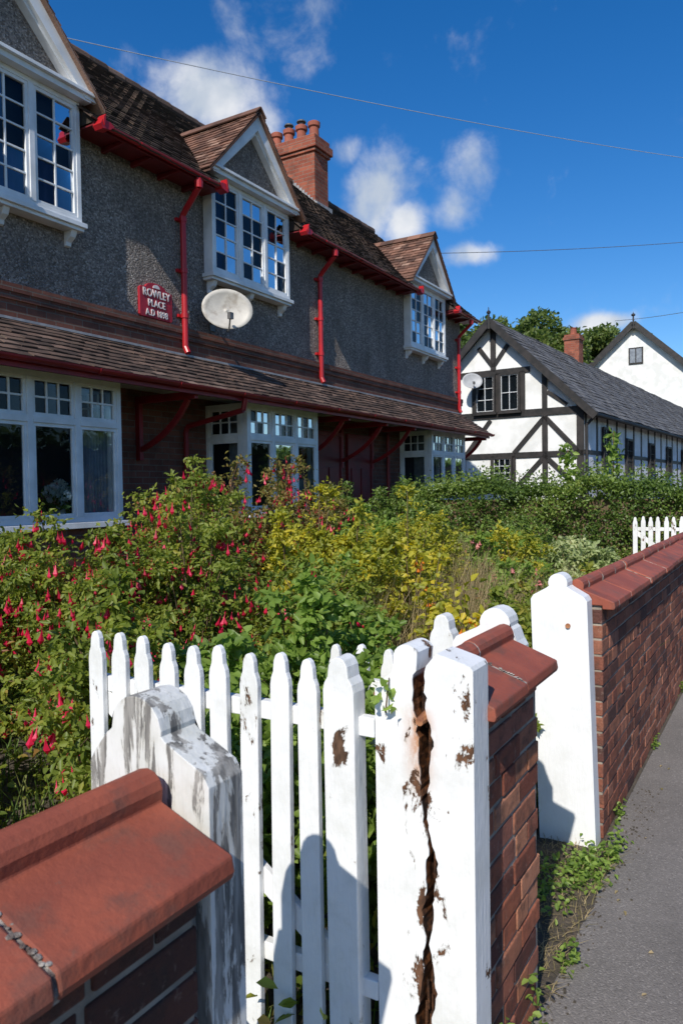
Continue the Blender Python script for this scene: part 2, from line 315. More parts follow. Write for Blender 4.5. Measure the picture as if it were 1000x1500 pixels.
# ---------------------------------------------------------------- brick walls with coping
def brick_wall(x0,x1,y0,y1,label,seed,brickm=BRICK,z1=1.05,tile=.305,endrot=0):
    random.seed(seed); r=root("brick_wall",((x0+x1)/2,(y0+y1)/2,0),label,"wall","low brick walls along the pavement")
    mb=MB(); j=.010; rows=int(z1/.07)+1
    mb.box(x0+.006,x1-.006,y0+.005,y1-.005,-.1,z1+.02,1)
    for k in range(rows):
        za=z1-(k+1)*.07+.005; zb=za+.060
        hd=(k%3==0)
        x=x0-(.0 if hd else (.11 if k%2 else .05))
        while x<x1-.01:
            L=.1 if hd else .20
            a=max(x,x0); b=min(x+L,x1)
            if b-a>.03:
                q=lambda:random.uniform(-.003,.003)
                mb.box(a+q(),b+q(),y0+q(),y1+q(),za+q()*.7,zb+q()*.7,0)
            x+=L+j
    mb.obj("brickwork",[brickm,MORTAR],r,bevel=.004)
    yc=(y0+y1)/2; prof=[(-.162,-.012),(-.166,.0),(-.162,.022),(-.028,.072)]
    for i in range(9):
        t=math.radians(200-i*27.5); prof.append((math.cos(t)*.031,.088+math.sin(t)*.031))
    prof+=[(.028,.072),(.162,.022),(.166,.0),(.162,-.012),(.11,-.012),(.11,.004),(-.11,.004),(-.11,-.012)]
    mb=MB(); x=x1+.01; mb2=MB()
    while x>x0-.02:
        a=max(x-tile+.006,x0-.01); dz=random.uniform(-.003,.003); dy=random.uniform(-.004,.004)
        mb.prism([(yc+p[0]+dy,z1+.012+p[1]+dz) for p in prof],YZ,a,x,0)
        if a>x0:
            mb2.prism([(yc+p[0]*.985,z1+.012+p[1]*.97-.001) for p in prof],YZ,a-.012,a+.005,0)
            if x1<3:
                for q in range(22):
                    s=random.random(); yy=yc-.03-s*.12; zz=z1+.012+.072-(.05/.134)*(s*.12)+.001; rr=random.uniform(.002,.006)
                    mb2.lathe((a-.004+random.gauss(0,.004),yy,zz-.001),[(rr,0),(rr*.8,rr*.3),(rr*.3,rr*.4),(0,rr*.4)],7)
        x-=tile
    mb.obj("coping",COPE,r,bevel=.004)
    if mb2.v: mb2.obj("mortar_joint",MORTARL,r)
    return r
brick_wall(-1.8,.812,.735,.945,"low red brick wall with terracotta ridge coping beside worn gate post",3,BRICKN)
brick_wall(1.70,2.245,.655,.865,"short red brick pier with terracotta coping between two gateways",5)
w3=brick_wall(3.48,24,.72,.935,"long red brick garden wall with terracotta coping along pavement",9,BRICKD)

# ---------------------------------------------------------------- gate posts
def head_profile(yc,w,h,kr=.05,ko=0):
    hw=w/2; hs=h-.10; k=yc+ko
    p=[(yc-hw,-.05),(yc+hw,-.05),(yc+hw,hs-.02),(yc+hw-.012,hs),(k+kr+.008,hs+.035),(k+kr-.004,hs+.045)]
    n=10
    for i in range(n+1):
        t=math.radians(-15+i*210/n); p.append((k+math.cos(t)*kr,h-kr+math.sin(t)*kr))
    p+=[(k-kr+.004,hs+.045),(k-kr-.008,hs+.035),(yc-hw+.012,hs),(yc-hw,hs-.02)]
    return p
def post(x0,x1,yc,w,h,mat,label,lean=(0,0),kr=.05,ko=0):
    r=root("gate_post",((x0+x1)/2,yc,0),label,"gate post","white wooden gate posts")
    mb=MB(); P=head_profile(yc,w,h,kr,ko)
    mb.prism(P,lambda a,b,x:(x+lean[0]*b,a+lean[1]*b,b),x0,x1)
    mb.obj("post_shaft",mat,r,bevel=.006)
    return r
post(.845,.925,.868,.255,1.28,WWORN,"weathered white gate post with round head and flaking paint",kr=.055,ko=.022)
pr=post(3.37,3.465,.855,.25,1.215,WCLEAN,"white gate post with round head at end of brick wall",(0,.03),kr=.043)
mb=MB(); mb.cyl((3.36,.845,.985),(3.374,.845,.985),.011,.011,10); mb.obj("rusty_bolt",RUST,pr)
post(2.262,2.345,.825,.225,1.225,WPAINT,"white gate post with round head behind brick pier",ko=-.03)
r=root("gate_post",(1.64,.74,0),"split white gate post with long rotten crack and peeling paint","gate post","white wooden gate posts")
random.seed(21)
zs=[-.05+i*.0125 for i in range(103)]
jit=[];w_=0
for _ in zs: w_=w_*.8+random.gauss(0,.0028); jit.append(w_)
jit2=[];w_=0
for _ in zs: w_=w_*.75+random.gauss(0,.0028); jit2.append(w_)
def crack(z): return .735+.008*math.sin(z*7)+.004*math.sin(z*23+1)
def gap(z):
    g=.019+.006*abs(math.sin(z*6))
    if z>.97: g+=.016*min(1,(z-.97)/.05)
    if z<.62: g+=.005
    return g
lefte=[(crack(z)+gap(z)/2+j,z) for z,j in zip(zs,jit) if z<1.165]
righte=[(crack(z)-gap(z)/2+j,z) for z,j in zip(zs,jit2) if z<1.2]
PL=[(.867,-.05),(.867,1.115),(.855,1.135),(.822,1.16),(.816,1.175)]
for i in range(9):
    t=math.radians(-10+i*20); PL.append((.782+math.cos(t)*.034,1.199+math.sin(t)*.034))
PL+=[(.756,1.172)]
PL=PL+lefte[::-1]
mb=MB(); mb.prism(PL,YZ,1.60,1.692); mb.obj("post_shaft",WSPLIT,r,label="outer half of the split post with rounded head")
PR=righte+[(.708,1.213),(.702,1.219),(.68,1.214),(.64,1.203),(.619,1.196),(.613,1.187),(.613,-.05)]
mb=MB(); mb.prism(PR,YZ,1.597,1.694); mb.obj("post_shaft",WSPLIT,r,label="flat topped half of the split post")
mb=MB()
mb.box(1.660,1.691,.70,.775,-.05,1.12,0)
for i in range(46):
    z=random.choice([random.uniform(.93,1.10),random.uniform(0,1.1)]); y=crack(z)+random.uniform(-.012,.012); x=1.63+random.uniform(0,.03)
    mb.beam((x,y,z),(x+random.uniform(-.004,.004),y+random.uniform(-.003,.003),z+random.uniform(.03,.10)),.005,.004,(0,1,0.1))
mb.obj("rotten_core",ROT,r)
mb=MB(); mb.cyl((1.590,.745,1.055),(1.64,.743,1.06),.010,.014,9); mb.obj("rusty_knot",RUST,r)

# ---------------------------------------------------------------- picket gates
def picket_gate(x,y0,label,n=9,sp=.0965,seed=1,hh=1.185,sh=None,rz=.995,pw=.060,sm=WPEEL):
    random.seed(seed)
    r=root("picket_gate",(x,y0,0),label,"gate","white picket gates standing open")
    def pk(yc,w,h,x0,x1,name,mat,hz=.07):
        mb=MB(); a=w/2; tilt=random.uniform(-.006,.006); tl=random.uniform(-.005,.005)
        p=[(yc-a,hz),(yc+a,hz),(yc+a,h-.085),(yc+a*.90,h-.066),(yc+a*.68,h-.050),(yc+a*.60,h-.022),(yc+a*.40,h-.006),(yc+a*.1,h),(yc-a*.1,h),(yc-a*.40,h-.006),(yc-a*.60,h-.022),(yc-a*.68,h-.050),(yc-a*.90,h-.066),(yc-a,h-.085)]
        mb.prism(p,lambda u,v,xx:(xx+tilt*v,u+tl*v,v),x0,x1); mb.obj(name,mat,r,bevel=.003)
    pk(y0+.036,.088,sh or hh+.015,x-.03,x+.03,"hinge_stile",sm,.05)
    for i in range(n):
        pk(y0+.135+i*sp+random.uniform(-.004,.004),pw,hh+random.uniform(-.010,.010),x-.03,x-.010,"picket",WPAINT if random.random()<.6 else WPEEL)
    e=y0+.13+(n-1)*sp
    for z in (rz,.34):
        mb=MB(); mb.box(x-.008,x+.022,y0-.046,e+.035,z,z+.048); mb.obj("rail",WPAINT,r,bevel=.003)
    mb=MB(); mb.beam((x+.004,y0+.06,.39),(x+.004,e,rz-.02),.022,.06,(1,0,0)); mb.obj("brace",WPAINT,r,bevel=.003)
    return r
picket_gate(1.605,.915,"white picket gate standing open with peeling paint",hh=1.175,sm=WSTILE)
g2=picket_gate(2.40,.985,"white picket gate standing open among garden shrubs",n=4,sp=.11,seed=2,hh=1.03,sh=1.17,rz=.86)
g3=picket_gate(10.9,1.0,"white picket gate standing open before clipped hedge",n=8,seed=3)

# ---------------------------------------------------------------- terrace
random.seed(11)
T=root("terraced_house",(6.6,6.45,.3),"pebbledashed terrace with red gutters, white gabled windows and brown tiled roof","house")
XA,XB=-3.0,16.2
DC=[4.55,8.33,14.15]; DW=.88
def inD(x): return any(abs(x-c)<DW for c in DC)
mb=MB(); mb.box(XA,XB,6.45,11.2,3.64,5.42)
for c in DC: mb.box(c-DW+.01,c+DW-.01,6.452,6.7,5.42,5.66)
mb.obj("upper_wall",PEBB,T)
mb=MB(); mb.box(XA,XB,6.70,11.19,-.1,3.32); mb.box(XA,XB,6.43,11.19,3.32,3.64)
mb.box(XA,XB,6.39,6.43,3.56,3.64); mb.box(XA,XB,6.405,6.43,3.49,3.56)
mb.obj("lower_wall",BRICKT,T)
mb=MB(); eds=[XA-.1]+[e for c in DC for e in (c-DW,c+DW)]+[XB+.22]
for i in range(len(eds)-1):
    if i%2==0: mb.prism([(6.1,5.42),(8.8,7.93),(11.5,5.42)],YZ,eds[i],eds[i+1])
    else: mb.prism([(6.46,5.66),(6.46,5.755),(8.8,7.93),(11.5,5.42),(7.0,5.42)],YZ,eds[i]+.001,eds[i+1]-.001)
roof=mb.obj("roof",TILE,T)
def tiles(mb,O,Ua,Va,lu,lv,tw=.165,gauge=.1,th=.016,wob=.012,skip=None):
    Nn=Ua.cross(Va).normalized()
    if Nn.z<0: Nn=-Nn
    rows=int(lv/gauge+.5)
    for r_ in range(rows):
        off=-(r_%2)*tw/2; c=off; v0=r_*gauge
        v1=min(v0+gauge*1.55,lv)
        while c<lu:
            a=max(c,0)+.002; b=min(c+tw,lu)-.002; c+=tw
            if b-a<.02: continue
            if skip and skip((a+b)/2,v0): continue
            w=wob*(math.sin((a+O.x)*1.7+v0*2)+.6*math.sin(a*4.1-v0*3.3)); h0=.032+w+random.uniform(-.004,.005); h1=.010+w; tl=random.uniform(-.004,.004); vj=random.uniform(-.008,.005)
            P=lambda u,v,h:O+Ua*u+Va*v+Nn*h
            mb.add([P(a,v0+vj,h0-th+tl),P(b,v0+vj,h0-th-tl),P(b,v0+vj,h0-tl),P(a,v0+vj,h0+tl),P(b,v1,h1),P(a,v1,h1)],
                   [(0,1,2,3),(3,2,4,5),(0,3,5),(1,4,2)],0)
sl=Vector((0,2.7,2.51)); lv=sl.length; sv=sl.normalized()
mb=MB(); tiles(mb,Vector((1.0,6.03,5.42-.065)),X_,sv,XB+.24-1.0,lv+.09,skip=lambda u,v:inD(u+1.0) and v<.62)
mb.obj("roof_tiles",TILE,roof)
mb=MB(); xx=1.0
while xx<XB+.2:
    mb.cyl((xx,8.8,7.925),(min(xx+.33,XB+.24),8.8,7.93+random.uniform(-.004,.004)),.095,.10,10); xx+=.335
mb.obj("ridge_tiles",TILEL,roof)
ch=MB(); ch.box(12.9,13.42,8.2,9.45,6.8,8.62); ch.box(12.86,13.46,8.16,9.49,8.44,8.50); ch.box(12.82,13.50,8.12,9.53,8.503,8.66); ch.box(12.87,13.45,8.17,9.48,8.66,8.78)
cho=ch.obj("chimney",BRICKC,roof,bevel=.01)
for i in range(4):
    mb=MB(); y=8.36+i*.31; mb.lathe((13.16,y,8.77),[(.12,0),(.13,.04),(.105,.06),(.095,.26),(.125,.28),(.13,.36),(.10,.38),(.075,.38),(.07,.1)],16)
    mb.obj("chimney_pot",POTM,cho,smooth=False)
    if i in(1,2):
        mb=MB(); mb.cyl((13.16,y,9.15),(13.16,y,9.22),.05,.05,12); mb.cyl((13.16,y,9.22),(13.16,y,9.25),.10,.09,12); mb.obj("cowl",METAL,cho)
mb=MB(); mb.box(12.87,13.45,8.13,8.20,7.33,7.42)
for i in range(10):
    y=8.18+i*.065; z=7.36+i*.062; mb.box(12.885,12.9,y,y+.07,z-.05,z+.1); mb.box(13.42,13.435,y,y+.07,z-.05,z+.1)
mb.obj("lead_flashing",LEADM,cho)

mb=MB()
for i in range(0,len(eds),2):
    a,b=eds[i],eds[i+1] if i+1<len(eds) else XB+.2
    mb.box(a,b,6.10,6.13,5.36,5.42); mb.box(a,b,6.13,6.45,5.385,5.40)
x=XA
while x<XB+.1:
    if not inD(x) and not inD(x+.05): mb.prism([(6.13,5.38),(6.448,5.38),(6.448,5.32),(6.13,5.35)],YZ,x,x+.04)
    x+=.42
mb.obj("eaves_board",REDD,T)
segs=[(DC[0]+.95,DC[1]-.95),(DC[1]+.95,DC[2]-.95),(DC[2]+.95,XB+.25),(XA,DC[0]-.95)]
def halfround(mb,x0,x1,yc,zc,r=.06):
    pts=[]
    for i in range(9):
        t=math.pi+math.pi*i/8; pts.append((yc+math.cos(t)*r,zc+math.sin(t)*r))
    for i in range(9):
        t=2*math.pi-math.pi*i/8; pts.append((yc+math.cos(t)*(r-.008),zc+math.sin(t)*(r-.008)))
    mb.prism(pts,YZ,x0,x1)
for a,b in segs:
    mb=MB(); halfround(mb,a,b,6.055,5.405,.040)
    xx=a+.5
    while xx<b: halfround(mb,xx,xx+.03,6.055,5.403,.046); xx+=1.1
    for e,s in ((a,1),(b,-1)):
        if e>XA and e<XB:
            mb.prism([(0,-.01),(.10,.01),(.15,.06),(.10,.085),(0,.085),(-.03,.03)],lambda p,q,y,e=e,s=s:(e-s*.05+s*p,y,5.34+q),6.0,6.12)
            mb.prism([(0,0),(.04,.03),(.02,.09),(-.06,.12),(-.04,.05)],lambda p,q,y,e=e,s=s:(e-s*.035-s*p*.3,y,5.365+q),5.99,6.09)
    mb.obj("gutter",RED,T,smooth=False)
L0=Vector((0,5.70,2.80)); L1=Vector((0,6.43,3.29)); ls=(L1-L0); 
mb=MB(); mb.prism([(5.74,2.79),(6.43,3.26),(6.69,3.26),(6.69,2.84),(5.74,2.76)],YZ,XA,XB-.2); lean=mb.obj("porch_roof",CREAM,T)
mb=MB(); tiles(mb,Vector((1.0,5.68,2.79)),X_,ls.normalized(),XB-.15-1.0,ls.length+.03,wob=.006); mb.obj("roof_tiles",TILEL,lean)
mb=MB(); mb.box(1,XB-.16,6.37,6.428,3.285,3.31); mb.obj("lead_flashing",LEADM,lean)
mb=MB(); halfround(mb,XA,XB-.1,5.655,2.80,.046); mb.box(XA,XB-.18,5.705,5.738,2.71,2.80)
xx=XA+.3
while xx<XB-.2: halfround(mb,xx,xx+.03,5.655,2.798,.052); xx+=1.1
mb.obj("gutter",REDG,T)
def bracket(x):
    mb=MB(); mb.box(x-.03,x+.03,5.76,6.70,2.67,2.755); mb.box(x-.031,x+.031,6.63,6.698,2.0,2.67)
    pts=[]
    for i in range(9):
        t=i/8*math.pi/2; pts.append((5.86+.76*(.55*(i/8)+.45*(1-math.cos(t))), 2.66-.56*(.55*(i/8)+.45*math.sin(t))))
    for i in range(8):
        a,b=pts[i],pts[i+1]
        mb.prism([a,b,(min(b[0]+.045,6.66),min(b[1]+.045,2.70)),(min(a[0]+.045,6.66),min(a[1]+.045,2.70))],YZ,x-.022,x+.022)
    mb.obj("porch_bracket",REDG,T,bevel=.004)
for x in (2.4,6.5,9.95,11.2,12.3,15.95): bracket(x)
def pipe(x,upper=True):
    mb=MB(); mb.tube([(x-.07,6.055,5.35),(x-.07,6.055,5.25),(x-.01,6.32,5.06),(x,6.38,5.0),(x,6.38,3.40),(x,6.34,3.32)],.037,12)
    for z in (4.92,4.3,3.75): mb.cyl((x,6.38,z),(x,6.38,z+.055),.047,.047,12); mb.box(x-.075,x+.075,6.41,6.45,z+.01,z+.045)
    mb.cyl((x-.07,6.055,5.24),(x-.07,6.055,5.32),.048,.054,12)
    mb.obj("drainpipe",RED,T,smooth=False,bevel=0)
for x in (7.02,10.15,15.95): pipe(x)
mb=MB(); mb.tube([(7.27,5.66,2.74),(7.27,5.70,2.6),(7.27,6.60,2.45),(7.27,6.63,2.38),(7.27,6.63,.35)],.034,10); mb.obj("drainpipe",REDG,T)
mb=MB(); mb.tube([(12.9,6.63,2.7),(12.9,6.63,.4)],.034,10); mb.obj("drainpipe",REDG,T)
for dx in (10.35,11.45):
    mb=MB(); mb.box(dx-.05,dx,6.64,6.70,.45,2.6); mb.box(dx+.8,dx+.85,6.64,6.70,.45,2.6); mb.box(dx,dx+.8,6.64,6.70,2.53,2.6); mb.box(dx,dx+.8,6.66,6.695,.48,2.53)
    for a,b,c,d in ((.08,.37,.6,1.3),(.43,.72,.6,1.3),(.08,.37,1.4,2.0),(.43,.72,1.4,2.0)):
        mb.box(dx+a,dx+b,6.645,6.66,c,d)
    d=mb.obj("door",REDD,T,bevel=.004)
    mb=MB(); mb.cyl((dx+.72,6.60,1.4),(dx+.72,6.66,1.4),.02,.02,10); mb.obj("handle",METAL,d)

def window(parent,fr,w,h,nl,cols,rows,transom=None,tcols=3,trows=2,sf=.055,dep=.08,name="window"):
    mb=MB(); gl=MB()
    mb.fbox(fr,0,w,0,sf,-dep,0); mb.fbox(fr,0,w,h-sf,h,-dep,0)
    mb.fbox(fr,0,sf,sf,h-sf,-dep,0); mb.fbox(fr,w-sf,w,sf,h-sf,-dep,0)
    iw=(w-2*sf-(nl-1)*.06)/nl
    def sash(u0,u1,v0,v1,c,r,b=.034):
        mb.fbox(fr,u0,u1,v0,v0+b,-.045,-.008); mb.fbox(fr,u0,u1,v1-b,v1,-.045,-.008); mb.fbox(fr,u0,u0+b,v0+b,v1-b,-.045,-.008); mb.fbox(fr,u1-b,u1,v0+b,v1-b,-.045,-.008)
        a0,a1,b0,b1=u0+b,u1-b,v0+b,v1-b; g=.0095
        for i in range(1,c): x=a0+(a1-a0)*i/c; mb.fbox(fr,x-g,x+g,b0,b1,-.036,-.016)
        for j in range(1,r): z=b0+(b1-b0)*j/r; mb.fbox(fr,a0,a1,z-g,z+g,-.037,-.018)
        O,Ua,Va,Wa=fr
        for i in range(c):
            for j in range(r):
                q=lambda:random.uniform(-.0009,.0009)-.032
                x0=a0+(a1-a0)*i/c;x1=a0+(a1-a0)*(i+1)/c;z0=b0+(b1-b0)*j/r;z1=b0+(b1-b0)*(j+1)/r
                gl.add([O+Ua*x0+Va*z0+Wa*q(),O+Ua*x1+Va*z0+Wa*q(),O+Ua*x1+Va*z1+Wa*q(),O+Ua*x0+Va*z1+Wa*q()],[(0,1,2,3)])
    for i in range(nl):
        u0=sf+i*(iw+.06); u1=u0+iw
        if i: mb.fbox(fr,u0-.06,u0,sf,h-sf,-dep,.004)
        if transom:
            mb.fbox(fr,u0,u1,transom-.03,transom+.03,-dep,.008)
            sash(u0,u1,transom+.03,h-sf,tcols,trows); sash(u0,u1,sf,transom-.03,cols,rows)
        else: sash(u0,u1,sf,h-sf,cols,rows)
    o=mb.obj(name,WFRAME,parent,bevel=.002)
    gl.obj("glass",GLASS,o)
    return o
def curtain(parent,p0,p1,z0,z1,mat,out):
    mb=MB(); p0=Vector(p0);p1=Vector(p1); n=40; vs=[]
    for i in range(n+1):
        p=p0.lerp(p1,i/n)+Vector(out)*.02*math.sin(i*1.5+random.random()*.5)
        vs+=[(p.x,p.y,z0),(p.x,p.y,z1)]
    mb.add(vs,[(2*i,2*i+2,2*i+3,2*i+1) for i in range(n)]); mb.obj("curtain",mat,parent,smooth=True)
for k,c in enumerate(DC):
    random.seed(50+k)
    hw=.86; fr=(Vector((c-hw,6.30,4.41)),X_,Z_,-Y_)
    w=window(T,fr,2*hw,1.23,3,2,5,sf=.05)
    mb=MB(); mb.box(c-hw+.001,c-hw+.035,6.382,6.449,4.41,5.64); mb.box(c+hw-.035,c+hw-.001,6.382,6.449,4.41,5.64)
    mb.box(c-hw-.04,c+hw+.04,6.26,6.449,4.36,4.408); mb.box(c-hw-.02,c+hw+.02,6.29,6.449,4.325,4.36)
    for bx in (c-hw+.08,c,c+hw-.08):
        mb.prism([(6.449,4.325),(6.449,4.17),(6.42,4.18),(6.41,4.22),(6.35,4.26),(6.32,4.325)],YZ,bx-.035,bx+.035)
    mb.obj("sill",WFRAME,w,bevel=.004)
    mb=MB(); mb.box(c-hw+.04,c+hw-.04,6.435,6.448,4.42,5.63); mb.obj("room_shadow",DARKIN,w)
    if k==0: curtain(w,(c-.3,6.41,0),(c+.80,6.41,0),4.45,4.93,BLUEC,(0,.6,0))
    else:
        curtain(w,(c-.80,6.41,0),(c-.55,6.41,0),4.45,5.6,CURT if k==2 else BLUEC,(0,.6,0))
    dm=MB(); dm.prism([(c-hw-.02,5.66),(c+hw+.02,5.66),(c,6.60)],XZ,6.33,7.5)
    d=dm.obj("gable",PEBB,T)
    mb=MB()
    mb.box(c-hw-.07,c+hw+.07,6.20,6.40,5.642,5.70); mb.box(c-hw-.11,c+hw+.11,6.16,6.40,5.70,5.735)
    ap=Vector((c,6.22,6.72)); 
    for s in (-1,1):
        e=Vector((c+s*1.01,6.22,5.66)); 
        q=[e,ap,ap+Vector((0,0,-.22)),e+Vector((-s*.16,0,0))]
        mb.add([(p.x,6.19,p.z) for p in q]+[(p.x,6.235,p.z) for p in q],[(0,1,2,3),(7,6,5,4),(0,4,5,1),(1,5,6,2),(2,6,7,3),(3,7,4,0)])
        i0=Vector((c+s*.80,0,5.735)); i1=Vector((c,0,6.50))
        mb.add([(i0.x,6.235,i0.z),(i1.x,6.235,i1.z),(i1.x,6.235,i1.z-.05),(i0.x-s*.05,6.235,i0.z),(i0.x,6.33,i0.z),(i1.x,6.33,i1.z),(i1.x,6.33,i1.z-.05),(i0.x-s*.05,6.33,i0.z)],[(0,1,2,3),(7,6,5,4),(0,4,5,1),(1,5,6,2),(2,6,7,3),(3,7,4,0)])
    mb.obj("bargeboard",WFRAME,d,bevel=.003)
    mb=MB()
    for s in (-1,1):
        e=Vector((c+s*1.06,6.14,5.615)); a2=Vector((c,6.14,6.735)); v=(a2-e)
        mb.add([e,e+Y_*1.6,a2+Y_*1.6,a2,e+Vector((0,0,-.03)),e+Y_*1.6+Vector((0,0,-.03)),a2+Y_*1.6+Vector((0,0,-.03)),a2+Vector((0,0,-.03))],[(0,1,2,3),(7,6,5,4),(0,4,5,1),(1,5,6,2),(2,6,7,3),(3,7,4,0)],0)
        tiles(mb,e,Y_,v.normalized(),1.6,v.length,wob=.004)
    dr=mb.obj("gable_roof",TILER,d)
    mb=MB(); yy=6.13
    while yy<7.6:
        for s in (-1,1): mb.beam((c+s*.06,yy,6.745),(c+s*.06,yy+.3,6.745),.16,.02,(s*.72,0,-.70))
        yy+=.305
    mb.obj("ridge_tiles",TILER,d,bevel=.003)
for k,(x0,x1) in enumerate(((3.4,5.60),(7.73,9.42),(13.55,15.3))):
    random.seed(80+k); z0=1.33; h=1.43; nl=4 if k==0 else 3
    wf=window(T,(Vector((x0,6.0,z0)),X_,Z_,-Y_),x1-x0,h,nl,1,1,transom=.98,tcols=3,trows=2)
    ws=window(T,(Vector((x0,6.699,z0)),-Y_,Z_,-X_),.615,h,1,1,1,transom=.98,tcols=3,trows=2)
    ws2=window(T,(Vector((x1,6.085,z0)),Y_,Z_,X_),.61,h,1,1,1,transom=.98,tcols=3,trows=2)
    mb=MB(); mb.box(x0-.04,x1+.04,5.95,6.699,z0-.06,z0-.002); mb.obj("sill",WFRAME,wf,bevel=.004)
    mb=MB(); mb.box(x0+.02,x1-.02,6.02,6.699,.1,z0-.06); mb.obj("bay_base",BRICKT,T)
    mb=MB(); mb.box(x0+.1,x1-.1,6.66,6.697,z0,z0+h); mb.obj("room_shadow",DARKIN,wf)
    if k!=0:
        curtain(wf,(x0+.08,6.12,0),(x0+.25,6.5,0),z0+.02,z0+h-.1,CURT,(1,0,0)); curtain(wf,(x0+.9,6.16,0),(x1-.1,6.16,0),z0+.02,z0+.45,CURT,(0,1,0))
    else: curtain(wf,(x1-.45,6.16,0),(x1-.08,6.14,0),z0+.02,z0+.95,CURT,(0,1,0))
vr=root("flower_vase",(4.95,6.20,1.33),"pale vase of white hydrangea heads on the window sill","vase")
mb=MB(); mb.lathe((4.95,6.20,1.33),[(.0,0),(.06,0),(.085,.08),(.08,.16),(.045,.22),(.06,.27),(.05,.27)],18); mb.obj("vase",DISH,vr,smooth=True)

def leaves(name,P,D,Nn,L,W,mat,parent=None,rn=None,fold=.25):
    n=len(P); D=D/np.linalg.norm(D,axis=1)[:,None]; S=np.cross(D,Nn); S/=np.linalg.norm(S,axis=1)[:,None]+1e-9; Nn=np.cross(S,D)
    l=(L*rng.uniform(.6,1.25,n))[:,None]; w=(W*rng.uniform(.7,1.2,n))[:,None]
    V=np.empty((n,6,3)); 
    V[:,0]=P; V[:,1]=P+D*l*.35+S*w*.5+Nn*w*fold; V[:,2]=P+D*l*.75+S*w*.33+Nn*w*fold*.3
    V[:,3]=P+D*l-Nn*l*.12; V[:,4]=P+D*l*.75-S*w*.33+Nn*w*fold*.3; V[:,5]=P+D*l*.35-S*w*.5+Nn*w*fold
    F4=np.empty((n,2,4),dtype=np.int64); b=(np.arange(n)*6)[:,None]
    F4[:,0]=b+np.array([0,1,2,3]); F4[:,1]=b+np.array([0,3,4,5])
    me=bpy.data.meshes.new(name); me.vertices.add(n*6); me.vertices.foreach_set('co',V.reshape(-1))
    me.loops.add(n*8); me.loops.foreach_set('vertex_index',F4.reshape(-1)); me.polygons.add(n*2); me.polygons.foreach_set('loop_start',np.arange(n*2)*4)
    me.update(calc_edges=True); me.materials.append(mat)
    if rn is None: rn=rng.random(n)
    at=me.attributes.new('rnd','FLOAT','FACE'); at.data.foreach_set('value',np.repeat(np.clip(rn,0,1),2).astype(np.float32))
    o=bpy.data.objects.new(name,me); COL.objects.link(o)
    if parent: attach(o,parent)
    return o
def ball_leaves(name,centers,rad,n,L,W,mat,parent):
    P=[]
    for c in centers:
        d=rng.normal(size=(n,3)); d/=np.linalg.norm(d,axis=1)[:,None]; P.append(np.array(c)+d*rad)
    P=np.vstack(P); D=rng.normal(size=P.shape); return leaves(name,P,D,rng.normal(size=P.shape),L,W,mat,parent)
ball_leaves("flower_heads",[(4.95,6.19,1.68),(4.84,6.15,1.62),(5.06,6.15,1.61),(4.92,6.10,1.6)],.07,160,.04,.035,WHTF,vr)
ball_leaves("leaves",[(4.95,6.19,1.56),(4.85,6.15,1.53)],.10,60,.09,.04,L_DARK,vr)

# plaque
random.seed(3)
P=root("name_plaque",(6.575,6.44,3.87),"arched red plaque with white lettering fixed to pebbledash wall","sign")
pts=[(6.33,3.66),(6.82,3.66),(6.84,3.68),(6.84,3.985),(6.82,4.005),(6.77,4.01)]
for i in range(11):
    t=math.radians(i*18); pts.append((6.575+math.cos(t)*.165,4.015+math.sin(t)*.06))
pts+=[(6.38,4.01),(6.33,4.005),(6.31,3.985),(6.31,3.68)]
mb=MB(); mb.prism(pts,XZ,6.415,6.449); mb.obj("plaque_board",PLQ,P,bevel=.004)
WL=surf("plaque_white",(.78,.74,.72),(.66,.62,.60),20,.6,60,.2,.002)
def text(s,x,z,size,sx=1):
    cu=bpy.data.curves.new("t",'FONT'); cu.body=s; cu.size=size; cu.align_x='CENTER'; cu.extrude=.004; cu.offset=.001; cu.space_character=1.1
    to=bpy.data.objects.new("t",cu); COL.objects.link(to); bpy.context.view_layer.update()
    me=bpy.data.meshes.new_from_object(to.evaluated_get(bpy.context.evaluated_depsgraph_get())); bpy.data.objects.remove(to)
    me.transform(Matrix.Translation((x,6.41,z))@Matrix.Rotation(math.radians(90),4,'X')@Matrix.Diagonal((sx,1,1,1)))
    me.materials.clear(); me.materials.append(WL); o=bpy.data.objects.new("lettering",me); COL.objects.link(o); attach(o,P)
text("ROWLEY",6.575,3.905,.128,.80); text("PLACE",6.575,3.795,.115,.80); text("A.D 1898",6.575,3.685,.108,.78)
mb=MB()
a=[(6.575+math.cos(math.radians(t))*.055,4.015+math.sin(math.radians(t))*.042) for t in range(0,181,20)]
mb.prism(a,XZ,6.408,6.4149); mb.obj("crest_motif",WL,P)

